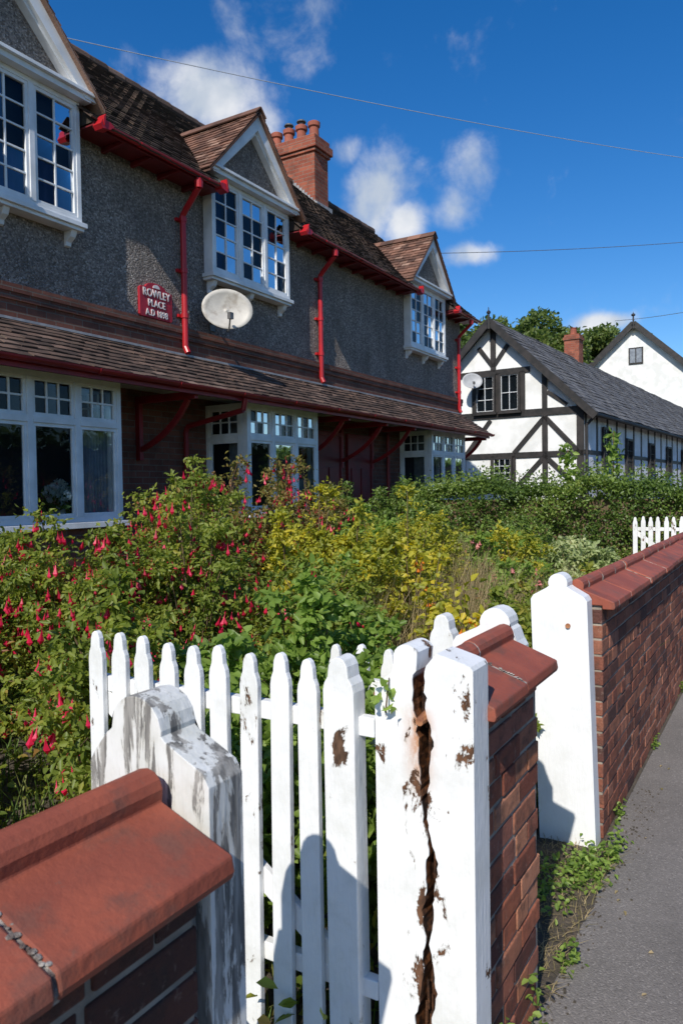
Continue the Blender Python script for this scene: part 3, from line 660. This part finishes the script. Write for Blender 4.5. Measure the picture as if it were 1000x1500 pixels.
def dish(loc,rad,face,arm_to,label,mat):
    r=root("satellite_dish",loc,label,"satellite dish"); loc=Vector(loc); f=Vector(face).normalized(); a=f.cross(Z_).normalized(); b=a.cross(f)
    mb=MB(); vs=[];n=32;rings=6
    for k in range(rings+1):
        q=k/rings
        for i in range(n):
            t=2*math.pi*i/n; vs.append(loc+a*math.cos(t)*rad*q+b*math.sin(t)*rad*q*.80+f*(q*q*.07))
    fs=[(k*n+i,k*n+(i+1)%n,(k+1)*n+(i+1)%n,(k+1)*n+i) for k in range(rings) for i in range(n)]
    mb.add(vs,fs); o=mb.obj("reflector",mat,r,smooth=True); so=o.modifiers.new('s','SOLIDIFY'); so.thickness=.008
    mb=MB(); p=loc-b*rad*.8+f*.05; q=loc+f*rad*.75-b*rad*.45; mb.tube([p-f*.05,p+f*.06-b*.03,q],.010,8); mb.cyl(q,q-f*.09+b*.02,.025,.02,12); mb.box(q.x-.03,q.x+.03,q.y-.025,q.y+.025,q.z-.04,q.z+.04)
    mb.obj("receiver_arm",METAL,r)
    mb=MB(); w=Vector(arm_to); mb.tube([loc-f*.01,loc-f*.08,(loc.x*.5+w.x*.5,w.y-.10,loc.z-.1),w],.018,8); mb.box(w.x-.05,w.x+.05,w.y-.02,w.y,w.z-.1,w.z+.1); mb.obj("wall_bracket",METAL,r)
    mb=MB(); mb.tube([w+Vector((0,-.01,0)),w+Vector((-.05,-.01,-.2)),w+Vector((-.25,-.015,-.36)),w+Vector((-.5,-.015,-.42))],.005,6); mb.obj("cable",METAL,r)
    return r
dish((7.50,6.12,3.90),.325,(-.60,-.72,.10),(7.6,6.45,3.80),"round pale satellite dish fixed to pebbledash wall",DISH)

# ---------------------------------------------------------------- timber framed house
H=root("timber_framed_house",(21.1,4.83,0),"black and white timber framed house with grey slate roof","house")
ang=math.radians(-3.1)
def tim(name,mbx,mats,par=H,**kw):
    Rm=Matrix.Translation((21.1,4.83,0))@Matrix.Rotation(ang,4,'Z'); mbx.v=[tuple(Rm@Vector(v)) for v in mbx.v]; return mbx.obj(name,mats,par,**kw)
random.seed(5); LEN=34
mb=MB(); mb.prism([(0,-.1),(5.2,-.1),(5.2,3.9),(2.6,6.42),(0,3.9)],YZ,0,LEN); tim("wall",mb,LIME)
mb=MB()
def gb(y0,z0,y1,z1,w=.17): mb.beam((-.0225,y0,z0),(-.0225,y1,z1),.045,w,(1,0,0))
gb(.09,0,.09,3.9,.2); gb(5.1,0,5.1,3.9,.2)
gb(0,3.74,5.2,3.74,.2); gb(0,2.55,5.2,2.55,.16); gb(0,1.55,5.2,1.55,.16)
for y in (1.08,3.6,4.4): gb(y,1.55,y,3.74,.16)
gb(1.08,3.74,1.08,4.85,.15); gb(1.72,3.74,1.72,4.95,.15); gb(2.45,3.74,2.45,4.95,.15); gb(3.2,3.74,3.2,4.95,.15); gb(4.1,3.74,4.1,4.85)
gb(1.5,4.98,3.7,4.98,.16); gb(2.6,5.0,2.6,6.3,.16); gb(2.6,5.15,2.15,5.75,.12); gb(2.6,5.15,3.05,5.75,.12); gb(1.0,4.3,.45,3.9,.1)
gb(.15,2.6,1.08,3.6,.13); gb(1.08,3.6,2.0,2.6,.13); gb(.15,1.6,1.08,2.5,.13); gb(1.08,2.5,1.95,1.6,.13); gb(3.5,2.6,2.7,3.6,.12); gb(4.3,2.6,3.7,3.6,.12)
gb(2.0,1.55,2.0,2.55,.12); gb(2.65,1.55,2.65,2.55,.12)
for i in range(LEN):
    x=.15+i*1.12
    if x<LEN-.2: mb.box(x-.065,x+.065,-.025,0,0,3.75)
mb.box(.001,LEN,-.022,0,3.62,3.78); mb.box(.002,LEN,-.023,0,2.52,2.64); mb.box(.003,LEN,-.024,0,1.2,1.32)
tim("timber_frame",mb,BLACK,bevel=.005)
mb=MB()
for s in (-1,1):
    e=Vector((-.3,2.6+s*2.98,3.62)); a2=Vector((-.3,2.6,6.50)); v=a2-e
    mb.add([e,e+X_*(LEN+.4),a2+X_*(LEN+.4),a2,e-Z_*.06,e+X_*(LEN+.4)-Z_*.06,a2+X_*(LEN+.4)-Z_*.06,a2-Z_*.06],[(0,1,2,3),(7,6,5,4),(0,4,5,1),(1,5,6,2),(2,6,7,3),(3,7,4,0)])
    if s<0: tiles(mb,e,X_,v.normalized(),LEN+.4,v.length,.3,.2,.010,.012)
rf=tim("roof",mb,SLATE)
mb=MB(); 
for s in (-1,1):
    e=Vector((-.32,2.6+s*3.0,3.50)); a2=Vector((-.32,2.6,6.42)); mb.beam(e,a2,.04,.20,(1,0,0))
mb.cyl((-.33,2.6,6.2),(-.33,2.6,6.65),.05,.03,8); mb.lathe((-.33,2.6,6.62),[(.0,-.02),(.06,.03),(.06,.07),(.015,.12),(.01,.20),(0,.22)],10)
tim("bargeboard",mb,BLACK)
mb=MB(); mb.tube([(-.30,-.33,3.58),(LEN,-.33,3.55)],.055,8); mb.tube([(-.05,-.33,3.55),(-.05,-.09,3.3),(-.05,-.09,.2)],.04,8); tim("gutter",mb,BLACK)
mb=MB(); mb.box(7.45,7.98,2.3,2.85,5.9,7.12); mb.box(7.41,8.02,2.26,2.89,7.12,7.22); mb.box(7.45,7.98,2.3,2.85,7.22,7.32); c=tim("chimney",mb,BRICKC,rf)
mb=MB(); mb.lathe((7.72,2.58,7.3),[(.13,0),(.11,.26),(.13,.28),(.1,.30)],12); tim("chimney_pot",mb,POTM,c)
def twin(fr,w,h,c,r,white=True):
    O,Ua,Va,Wa=fr; mb=MB(); mb.fbox(fr,-.06,w+.06,-.06,0,0,.07,1); mb.fbox(fr,-.06,w+.06,h,h+.06,0,.07,1); mb.fbox(fr,-.06,0,0,h,0,.07,1); mb.fbox(fr,w,w+.06,0,h,0,.07,1)
    mb.fbox(fr,-.1,w+.1,-.1,-.06,0,.11,1)
    for i in range(c+1): x=w*i/c; b=.014 if i in(0,c) else .007; mb.fbox(fr,max(x-b,0),min(x+b,w),0,h,.02,.05,0)
    for j in range(r+1): z=h*j/r; b=.014 if j in(0,r) else .007; mb.fbox(fr,0,w,max(z-b,0),min(z+b,h),.021,.052,0)
    o=tim("window",mb,[WFRAME if white else BLACK,BLACK]); g=MB(); g.fbox(fr,.001,w-.001,.001,h-.001,.008,.025); g2=tim("glass",g,GLASS,o)
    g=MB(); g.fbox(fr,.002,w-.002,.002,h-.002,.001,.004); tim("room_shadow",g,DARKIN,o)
Wn=-X_
twin((Vector((-.046,2.34,3.86)),-Y_,Z_,Wn),.5,1.0,2,2); twin((Vector((-.046,3.10,3.86)),-Y_,Z_,Wn),.52,1.0,2,3,True); twin((Vector((-.046,2.58,1.85)),-Y_,Z_,Wn),.5,.6,3,3)
for x in (1.8,4.6,8.0,11.2,14.5,18,22): twin((Vector((x,-.026,2.1 if x>3 else 2.3)),X_,Z_,-Y_),.7,1.0,3,3,False)
dish((20.85,7.95,4.72),.30,(-.7,-.5,.25),(21.2,7.90,4.5),"small grey satellite dish on timber framed gable",DISHG)

Wd=root("white_gabled_house",(58.2,9.7,0),"tall white rendered house with black edged gable","house")
mb=MB(); mb.prism([(4.2,0),(15.2,0),(15.2,8.2),(9.7,13.3),(4.2,8.2)],YZ,58.2,72); mb.obj("wall",LIME,Wd)
mb=MB()
for s in (-1,1):
    e=Vector((57.8,9.7+s*6.1,7.75)); a2=Vector((57.8,9.7,13.5)); q=X_*14.5
    mb.add([e,e+q,a2+q,a2,e-Z_*.25,e+q-Z_*.25,a2+q-Z_*.25,a2-Z_*.25],[(0,1,2,3),(7,6,5,4),(0,4,5,1),(1,5,6,2),(2,6,7,3),(3,7,4,0)])
mb.obj("roof",SLATE,Wd)
mb=MB()
for s in (-1,1): mb.beam((57.75,9.7+s*6.15,7.6),(57.75,9.7,13.4),.06,.4,(1,0,0))
mb.cyl((57.75,9.7,13.0),(57.75,9.7,13.9),.09,.05,8); mb.lathe((57.75,9.7,13.85),[(0,0),(.14,.08),(.14,.18),(.03,.25),(0,.4)],10)
mb.obj("bargeboard",BLACK,Wd)
mb=MB(); fr=(Vector((58.2,10.0,10.6)),-Y_,Z_,-X_); mb.fbox(fr,-.1,.9,-.1,1.1,0,.08,0); mb.fbox(fr,0,.36,0,1.0,.08,.10,1); mb.fbox(fr,.44,.8,0,1.0,.08,.10,1); mb.obj("window",[BLACK,CURT],Wd)

# ---------------------------------------------------------------- plants
def flowers(name,P,mat,parent,s=.045,slim=.6):
    n=len(P); T_=[(0,0,0)]
    for r_,z in ((.07*slim,-.30),(.13*slim,-.50),(.32*slim,-.78)):
        for k in range(4): T_.append((r_*math.cos(k*1.571),r_*math.sin(k*1.571),z))
    T_.append((0,0,-1.0)); T_=np.array(T_)
    tri=[(0,1+k,1+(k+1)%4) for k in range(4)]
    quads=[(1+k,1+(k+1)%4,5+(k+1)%4,5+k) for k in range(4)]+[(5+k,5+(k+1)%4,9+(k+1)%4,9+k) for k in range(4)]
    tri2=[(9+k,9+(k+1)%4,13) for k in range(4)]
    vs=[];F_=[];cs=[]
    for i in range(n):
        a=rng.uniform(0,6.28); sc_=s*rng.uniform(.6,1.25); ca,sa=math.cos(a),math.sin(a); tx,ty=rng.normal(0,.18,2)
        b=len(vs)
        for t in T_:
            x=t[0]*ca-t[1]*sa+tx*t[2]; y=t[0]*sa+t[1]*ca+ty*t[2]; vs.append((P[i][0]+x*sc_,P[i][1]+y*sc_,P[i][2]+t[2]*sc_))
        c=rng.random()
        for f in tri+quads+tri2: F_.append(tuple(b+q for q in f)); cs.append(c)
    me=bpy.data.meshes.new(name); me.from_pydata(vs,[],F_); me.materials.append(mat); at=me.attributes.new('rnd','FLOAT','FACE'); at.data.foreach_set('value',cs)
    o=bpy.data.objects.new(name,me); COL.objects.link(o); attach(o,parent); o["kind"]="stuff"; return o

def shrub(name,cat,label,cx,cy,ztop,rad,S,L,W,mat,nfl=0,fmat=FLOW,group=None,K=12,Tw=3,Lf=4,tw=.11,fs=.045,arch=.35,z0=None,spiky=0,rb=0,slim=.6,sub=0):
    z0=gz(cx,cy)-.02 if z0 is None else z0
    r=root(name,(cx,cy,z0),label,cat,group)
    az=rng.uniform(0,2*np.pi,S); q=np.sqrt(rng.random(S)); out=rad*q
    H_=(ztop-z0)*(1-.45*q**2)*rng.uniform(.62,1.0,S)+spiky*(rng.random(S)**4)
    base=np.c_[cx+.2*out*np.cos(az),cy+.2*out*np.sin(az),np.full(S,z0)]
    tip=np.c_[cx+out*np.cos(az),cy+out*np.sin(az),z0+H_]
    ctl=np.c_[cx+.45*out*np.cos(az),cy+.45*out*np.sin(az),z0+H_*(1+arch*.5)]
    def bz(t): 
        t=t[...,None]; return (1-t)**2*base[:,None]+2*t*(1-t)*ctl[:,None]+t*t*tip[:,None]
    t=np.tile(np.linspace(.22,1,K),(S,1))+rng.uniform(-.03,.03,(S,K)); Q=bz(t)
    tdir=rng.normal(size=(S,K,Tw,3)); tdir[...,2]*=.6; tdir/=np.linalg.norm(tdir,axis=-1)[...,None]
    tl=tw*rng.uniform(.3,1.3,(S,K,Tw,1))*np.linspace(1.15,.55,K)[None,:,None,None]
    s=np.linspace(.2,1,Lf)[None,None,None,:,None]
    P=Q[:,:,None,None]+tdir[...,None,:]*tl[...,None,:]*s
    D=tdir[...,None,:]*.7+rng.normal(size=P.shape)*.7; D[...,2]-=.15
    Nn=rng.normal(size=P.shape)*.6; Nn[...,2]+=1; Nn[...,0]-=.3
    Pf=P.reshape(-1,3); keep=(Pf[:,2]>z0+.03)
    keep&=~((Pf[:,1]<.97))
    Pf=Pf[keep]
    rr=(rng.random((S,1,1,1))*.4+rng.random((S,K,Tw,1))*.3+rng.random((S,K,Tw,Lf))*.42-.05+rb).reshape(-1)[keep]
    leaves("foliage",Pf,D.reshape(-1,3)[keep],Nn.reshape(-1,3)[keep],L,W,mat,r,rr)
    mb=MB(); tt=np.tile(np.linspace(0,1,6),(S,1)); C=bz(tt)
    for i in range(0,S):
        for k in range(5): mb.cyl(C[i,k],C[i,k+1],.006*(1-.15*k),.006*(1-.15*(k+1)),4,0,False)
    mb.obj("stems",STEM,r)
    if nfl:
        tips=(Q[:,K//3:,None]+tdir[:,K//3:]*tl[:,K//3:]*1.1).reshape(-1,3)
        nc=max(nfl//3,1); idx=rng.choice(len(tips),min(nc,len(tips)),replace=False)
        FP=np.repeat(tips[idx],3,axis=0)+rng.normal(0,.026,(len(idx)*3,3))-np.array([0,0,.02])
        flowers("flowers",FP,fmat,r,fs,slim)
    return r
G="fuchsia bushes in the front garden"
FL="leafy fuchsia bush hung with red flowers in front garden"
for (x,y,zt,rd,S_,nf,sp) in ((2.0,3.9,1.42,.70,64,620,.1),(2.75,3.45,1.44,.65,66,660,.2),(3.35,3.0,1.42,.62,58,420,.3),(3.75,3.45,1.68,.6,44,270,.5),(4.4,3.9,1.72,.6,38,190,.45),(3.75,2.4,1.20,.5,44,80,.25),(1.45,3.1,.98,.55,48,280,0),(2.35,2.7,1.15,.5,54,450,.1),(3.0,4.6,1.44,.7,38,180,.15),(1.95,2.15,1.27,.34,34,210,.08)):
    shrub("fuchsia_bush","bush",FL,x,y,zt,rd,S_,.036,.020,L_FUCH,nf,FLOW,G,K=14,Tw=3,Lf=5,tw=.14,fs=.068,spiky=sp,slim=.58)
for (x,y,zt,rd,S_) in ((6.3,4.5,1.72,.65,40),(7.3,4.7,1.66,.6,38),(5.4,4.6,1.55,.6,38)):
    shrub("fuchsia_bush","bush","reddish leaved fuchsia bush near the bay window",x,y,zt,rd,S_,.045,.026,L_REDD,240,FLOW,G,K=12,Tw=3,Lf=4,tw=.16,fs=.08,spiky=.6)
for (x,y,zt,rd,S_) in ((2.75,1.85,1.12,.42,36),(3.25,1.85,1.0,.42,34),(2.05,1.60,1.10,.33,42),(2.08,1.22,1.02,.20,26),(2.2,2.15,1.0,.35,28),(4.3,2.6,1.15,.4,30),(8.8,2.9,1.15,.5,34),(6.7,3.7,1.35,.5,32)):
    shrub("garden_shrub","bush","fresh light green shrub in overgrown front garden",x,y,zt,rd,S_,.048,.033,L_LIGHT,0,None,"light green shrubs",K=12,Tw=3,Lf=4,tw=.11,rb=-.05,spiky=.15)
for (x,y,zt,rd,S_) in ((5.0,2.9,1.26,.5,34),(6.2,3.0,1.34,.5,32),(5.6,3.6,1.36,.5,32),(7.4,3.4,1.35,.6,34),(4.5,3.1,1.30,.35,20),(7.9,2.5,1.0,.4,24)):
    shrub("garden_shrub","bush","yellowing autumn shrub in overgrown front garden",x,y,zt,rd,S_,.042,.028,L_YEL,0,None,"yellowing shrubs",K=12,Tw=3,Lf=5,tw=.14,rb=-.04,spiky=.4)
for (x,y,zt,rd,S_,nf) in ((4.1,1.6,1.02,.25,12,15),(4.9,2.2,1.2,.28,11,9),(5.7,2.7,1.3,.28,10,9)):
    shrub("lantern_plant","plant","yellow leaved plant with papery orange lanterns",x,y,zt,rd,S_,.06,.042,L_YEL,nf,ORNG,"orange lantern plants",K=7,Tw=2,Lf=2,tw=.12,fs=.05,rb=.12,slim=1.3)
for (x,y,zt,rd,S_) in ((8.3,1.75,1.02,.5,40),(9.3,2.3,1.0,.5,35)):
    shrub("variegated_shrub","bush","pale variegated shrub beside garden wall",x,y,zt,rd,S_,.06,.035,L_VAR,0,None,"variegated shrubs")
for (x,y,zt,rd,S_) in ((7.0,2.2,1.0,.45,30),(8.2,3.0,1.1,.5,30)):
    shrub("flowering_plant","plant","low plant with flat pink flower heads",x,y,zt,rd,S_,.06,.035,L_LIGHT,150,PINK,"pink flowering plants",fs=.06,slim=1.5)
for (x,y,zt,rd,S_) in ((4.6,1.5,.80,.4,36),(5.4,1.6,.85,.4,32),(9.3,4.3,1.5,.7,50),(10.4,5.2,1.75,.7,56),(9.0,5.3,1.6,.6,46),(3.4,1.3,.7,.3,28),(6.3,1.5,.8,.45,32),(10.2,3.4,1.3,.7,46),(7.9,4.2,1.35,.6,40)):
    shrub("garden_shrub","bush","green shrub in overgrown front garden",x,y,zt,rd,S_,.05,.028,L_DARK if x>8.5 else L_FUCH,0,None,"green shrubs",rb=.1,spiky=.2)

def blades(name,region,n,hmin,hmax,mat,w=.006,lean=.5,label=None,cat=None,kind=None,centers=None,sp=.1):
    if centers is not None:
        c=np.array(centers)[rng.integers(0,len(centers),n)]; X=c[:,0]+rng.normal(0,sp,n); Y=c[:,1]+rng.normal(0,sp,n)
    else:
        x0,x1,y0,y1=region; X=rng.uniform(x0,x1,n); Y=rng.uniform(y0,y1,n)
    Z=np.array([gz(a,b) for a,b in zip(X,Y)])-.01; B=np.c_[X,Y,Z]; h=rng.uniform(hmin,hmax,n)
    a=rng.uniform(0,6.28,n); d=np.c_[np.cos(a),np.sin(a),np.zeros(n)]; sd=np.c_[-np.sin(a+.5),np.cos(a+.5),np.zeros(n)]*w
    ln=(h*lean*rng.random(n))[:,None]; V=np.empty((n,5,3)); zz=np.array([0,0,1.])
    V[:,0]=B-sd/2;V[:,1]=B+sd/2;m=B+zz*h[:,None]*.6+d*ln*.3; V[:,2]=m+sd*.4;V[:,3]=m-sd*.4;V[:,4]=B+zz*h[:,None]+d*ln
    F_=[]
    for i in range(n): b=i*5; F_+= [(b,b+1,b+2,b+3),(b+3,b+2,b+4)]
    me=bpy.data.meshes.new(name); me.from_pydata(V.reshape(-1,3).tolist(),[],F_); me.materials.append(mat)
    at=me.attributes.new('rnd','FLOAT','FACE'); at.data.foreach_set('value',np.repeat(rng.random(n),2).astype(np.float32))
    o=bpy.data.objects.new(name,me); COL.objects.link(o)
    if kind: o["kind"]=kind
    if label: o["label"]=label; o["category"]=cat
    return o
for c in ((5.3,2.1),(6.3,2.3),(7.2,2.8),(4.6,2.7),(6.8,1.7),(8.6,3.6)):
    blades("dry_grass_tuft",None,650,.5,.95,L_DRY,.007,.7,"tuft of tall dry straw coloured grass in garden","grass",centers=[c],sp=.2)["group"]="dry grass tufts"
for c in ((4.8,1.75),(5.3,1.35),(7.6,1.5)):
    blades("strap_leaf_plant",None,130,.4,.8,L_LIGHT,.028,1.0,"clump of long arching green strap leaves","plant",centers=[c],sp=.08)["group"]="strap leaf clumps"
o=blades("grass",(0,12,.96,5.9),24000,.05,.28,L_GRASS,.008,.8,kind="stuff")
n=30000; X=rng.uniform(.6,12,n); Y=rng.uniform(.98,5.9,n); 
Z=np.array([gz(a,b) for a,b in zip(X,Y)])+rng.random(n)**1.5*(.28+.22*np.sin(X*2.3)*np.sin(Y*2.9+1)+.12)
Nn=rng.normal(size=(n,3))*.5; Nn[:,2]+=1
o=leaves("ground_cover",np.c_[X,Y,Z],rng.normal(size=(n,3))*np.array([1,1,.4]),Nn,.05,.03,L_FUCH); o["kind"]="stuff"
def clump(cx,cy,sx,sy,n): return np.c_[rng.normal(cx,sx,n),rng.normal(cy,sy,n)]
XY=np.vstack([clump(3.15,.72,.10,.045,380),clump(2.9,.82,.14,.06,220),clump(3.38,.650,.07,.018,110),clump(1.83,.625,.035,.012,110),clump(2.12,.63,.03,.01,40),clump(2.5,.63,.03,.015,50)]+[clump(x,.708,.05,.007,35) for x in (3.75,4.9,6.3)])
X=XY[:,0];Y=XY[:,1]
m_=(Y<1.0)&(~((X>1.69)&(X<2.26)&(Y>.65)))&(~((X>3.36)&(Y>.72))); X=X[m_];Y=Y[m_];n=len(X)
hh=np.where((X<2.2),.22,.07)
Nn=rng.normal(size=(n,3))*.5; Nn[:,2]+=1
o=leaves("verge_weeds",np.c_[X,Y,.005+rng.random(n)**2*hh],rng.normal(size=(n,3))*np.array([1,1,.5]),Nn,.028,.017,L_LIGHT); o["kind"]="stuff"
o=blades("verge_grass",(2.26,3.36,.64,.95),1700,.01,.05,L_DRY,.004,2.6,kind="stuff")
mb=MB(); 
for i in range(520):
    x=random.uniform(1.7,4.2); y=.65-abs(random.gauss(0,.05)) if random.random()<.5 else random.uniform(.60,.8); s=random.uniform(.0015,.006)
    if 1.68<x<2.26 and y>.645 or x>3.36 and y>.71: continue
    mb.box(x-s,x+s,y-s*.7,y+s*.7,.0,s*.6)
o=mb.obj("debris",SOIL,bevel=.001); o["kind"]="stuff"
X=rng.uniform(1.9,7,46); Y=.70-np.abs(rng.normal(0,.22,46)); m_=Y<.64; X=X[m_];Y=Y[m_]; n=len(X)
Nn=rng.normal(size=(n,3))*.15; Nn[:,2]+=1
o=leaves("fallen_leaves",np.c_[X,Y,np.full(n,.006)],rng.normal(size=(n,3))*np.array([1,1,.05]),Nn,.024,.014,L_DRY); o["kind"]="stuff"
mb=MB(); gv=[(2.24,.655)]+[(2.3+i*.1,.645+.014*math.sin(i*1.9)+.008*math.sin(i*4.3)) for i in range(10)]+[(3.35,.67),(3.5,.705),(24,.712),(24,.95),(2.24,.95)]
mb.add([(a,b,.004) for a,b in gv],[tuple(range(len(gv)))]); o=mb.obj("verge_soil",SOIL); o["kind"]="structure"

def hedge(x0,x1,y0,y1,z1,n,label,L=.055,W=.035,wv=1,lit=0):
    z0=.0; r=root("hedge",((x0+x1)/2,(y0+y1)/2,z0),label,"hedge")
    mb=MB(); mb.box(x0+.18,x1-.18,y0+.12,y1-.12,z0,z1-.25); mb.obj("light_block_core",STEM,r)  # solid inner box added to stop light passing through the leaves
    P=rng.random((n,3)); P[:,0]=x0+P[:,0]*(x1-x0); P[:,1]=y0+P[:,1]*(y1-y0)
    top_=z1+wv*(.07*np.sin(P[:,1]*3.1)+.05*np.sin(P[:,1]*7.3+1)+.04*np.sin(P[:,0]*5))
    P[:,2]=z0+P[:,2]*(top_-z0)
    k=rng.random(n); e=np.abs(rng.normal(0,.09,n))
    f=k<.5; P[f,0]=x0+e[f]+.10*np.sin(P[f,1]*5+P[f,2]*6)+.05*np.sin(P[f,1]*13-P[f,2]*9)-.02
    f=(k>=.5)&(k<.85); P[f,2]=top_[f]-e[f]+(rng.random(f.sum())**6)*.30
    f=k>=.93; P[f,1]=(y1-e[f]) if lit else y0+e[f]
    Nn=rng.normal(size=(n,3))*.8; Nn[:,2]+=.8; Nn[:,0]-=.5
    rn=np.clip(rng.random(n)*.7+.2*np.sin(P[:,1]*2.7+P[:,2]*4)+.15,0,1)
    leaves("foliage",P,rng.normal(size=(n,3)),Nn,L,W,L_DARK,r,rn); return r
hedge(11.9,12.8,.98,6.0,1.66,36000,"dense green clipped hedge dividing the gardens")
h2=hedge(2,60,-11.5,-10,3.6,12000,"unseen tall hedge added across the road to darken window reflections",.30,.22,3,1)  # out of view, added so the window glass mirrors less bright horizon
def shoot(x,y,z0,z1,label,n=150,sp=.07,L=.10,W=.065,name="climbing_shoot"):
    r=root(name,(x,y,z0),label,"plant","leafy climbing shoots"); mb=MB(); mb.cyl((x,y,z0),(x+.02,y,z1),.012*sp/.07,.006*sp/.07,5); mb.obj("stems",STEM,r)
    t=rng.random(n); P=np.c_[x+.02*t+rng.normal(0,sp,n),y+rng.normal(0,sp,n)*(1.2-t*.5),z0+(z1-z0)*t]; leaves("foliage",P,rng.normal(size=(n,3)),rng.normal(size=(n,3)),L,W,L_LIGHT,r)
shoot(12.2,3.05,1.4,2.3,"leafy green climber shoot rising above hedge"); shoot(12.2,2.35,1.4,2.45,"leafy green climber shoot rising above hedge")
shoot(1.575,.825,1.07,1.15,"small leafy shoot creeping over the split gate post",16,.016,.03,.022)

def tree(x,y,zc,rad,zh,label,n=30,per=420,seed=0):
    r=root("tree",(x,y,0),label,"tree","trees behind the houses"); random.seed(seed)
    mb=MB(); mb.cyl((x,y,-.2),(x,y,zc-zh*.3),.38,.22,10); C=[]
    for i in range(n):
        v=Vector((random.gauss(0,1),random.gauss(0,1),random.gauss(0,1))).normalized()*random.uniform(.35,1)
        c=Vector((x+v.x*rad,y+v.y*rad,zc+v.z*zh)); C.append(c); mb.cyl((x,y,zc-zh*random.uniform(.3,.8)),c,.12,.03,5)
    mb.obj("trunk",BARK,r)
    P=[];rn=[]
    for c in C:
        d=rng.normal(size=(per,3)); d/=np.linalg.norm(d,axis=1)[:,None]; rr=rad*random.uniform(.22,.42)
        P.append(np.array(c)+d*rr*rng.uniform(.5,1.1,(per,1))*np.array([1,1,.7])); rn.append(np.clip(rng.random(per)*.6+random.random()*.4,0,1))
    P=np.vstack(P); Nn=rng.normal(size=P.shape)*.6; Nn[:,2]+=.8; Nn[:,0]-=.4
    leaves("crown",P,rng.normal(size=P.shape),Nn,.36,.24,L_TREE,r,np.concatenate(rn))
TLb="broad leafy tree rising behind slate roof"
tree(59,17.0,11.9,4.2,3.3,TLb,seed=1); tree(64,13.2,11.6,4.0,2.9,TLb,seed=2); tree(50,19.4,10.9,3.4,2.8,TLb,seed=3)
tree(75,26.0,12.5,5.5,4,TLb,seed=4); tree(52,15.0,9.8,3.2,2.4,TLb,seed=5)

def wire(p0,p1,sag,rad,label,mat=METAL):
    mb=MB(); p0=Vector(p0);p1=Vector(p1); pts=[]
    for i in range(25):
        t=i/24; p=p0.lerp(p1,t); p.z-=sag*4*t*(1-t); pts.append(p)
    mb.tube(pts,rad,6); o=mb.obj("overhead_wire",mat); top(o,label,"wire","overhead wires")
def ray(px,py,t):
    u=(px-500)/1100; v=-(py-750)/1100; d=F+R2*u+U2*v; return Vector((0,0,1.6))+d*t
wire(ray(-80,15,14),ray(1100,245,26),.25,.009,"thin pale overhead telephone wire",WIREM)
wire(ray(560,372,19),ray(1100,346,24),.12,.008,"thin dark overhead wire near chimney")
wire(ray(900,470,48),ray(1050,448,40),.1,.015,"thin dark overhead wire by gabled house")

# ---------------------------------------------------------------- light and sky
sd=Vector((-1,-.20,.84)).normalized()
sl_=bpy.data.lights.new("sun",'SUN'); sl_.energy=4.8; sl_.angle=math.radians(.53); sl_.color=(1,.95,.87)
so=bpy.data.objects.new("sun",sl_); COL.objects.link(so); so.rotation_euler=sd.to_track_quat('Z','Y').to_euler()
w=bpy.data.worlds.new("World"); sc.world=w; w.use_nodes=True; nt=w.node_tree; nt.nodes.clear()
sky=nt.nodes.new('ShaderNodeTexSky'); sky.sky_type='NISHITA'; sky.sun_disc=False; sky.sun_elevation=math.asin(sd.z); sky.sun_rotation=math.atan2(sd.x,sd.y); sky.air_density=1.0; sky.dust_density=.35; sky.ozone_density=3.6
v=nt.nodes.new('ShaderNodeTexCoord').outputs['Generated']
hs=nd(nt,'ShaderNodeHueSaturation',{'Saturation':1.36,'Value':.98,'Hue':.507}); nt.links.new(sky.outputs[0],hs.inputs['Color'])
clouds=[(300,140,105,46,1.0),(375,178,50,32,.95),(420,40,95,65,.45),(345,20,60,36,.42),(550,280,56,58,1.0),(590,325,34,38,.85),(505,225,32,28,.75),(695,235,36,48,.6),(665,305,38,30,.52),(690,372,52,17,.8),(885,472,42,14,1.05)]
tot=None
for (px,py,rx,ry,am) in clouds:
    u=(px-500)/1100; vv=-(py-750)/1100; d=(F+R2*u+U2*vv); k=d.length; d.normalize()
    a=nd(nt,'ShaderNodeVectorMath',operation='SUBTRACT'); nt.links.new(v,a.inputs[0]); a.inputs[1].default_value=d
    c=[]
    for ax,rr in ((R2,rx),(U2,ry)):
        q=nd(nt,'ShaderNodeVectorMath',operation='DOT_PRODUCT'); nt.links.new(a.outputs[0],q.inputs[0]); q.inputs[1].default_value=ax*(1100*k/rr); c.append(math2(nt,'POWER',math2(nt,'ABSOLUTE',q.outputs['Value']),2))
    e=math2(nt,'MULTIPLY',math2(nt,'EXPONENT',math2(nt,'MULTIPLY',math2(nt,'ADD',c[0],c[1]),-1.0)),am)
    tot=e if tot is None else math2(nt,'MAXIMUM',tot,e)
n1=noise(nt,v,11,8,.60,.2); n2=noise(nt,v,30,5,.55,0)
dens=math2(nt,'ADD',math2(nt,'MULTIPLY',tot,.58),math2(nt,'ADD',math2(nt,'MULTIPLY',n1,1.0),math2(nt,'MULTIPLY',n2,.2)))
al=thr(nt,dens,.72,1.22)
cc=mixc(nt,(3.9,4.4,5.1),(6.2,6.3,6.5),thr(nt,noise(nt,v,12,5,.5,.1),.38,.62))
c=mixc(nt,hs.outputs[0],cc,math2(nt,'MULTIPLY',al,.95))
bg=nd(nt,'ShaderNodeBackground',{'Strength':.14}); nt.links.new(c,bg.inputs[0]); wo=nt.nodes.new('ShaderNodeOutputWorld'); nt.links.new(bg.outputs[0],wo.inputs[0])
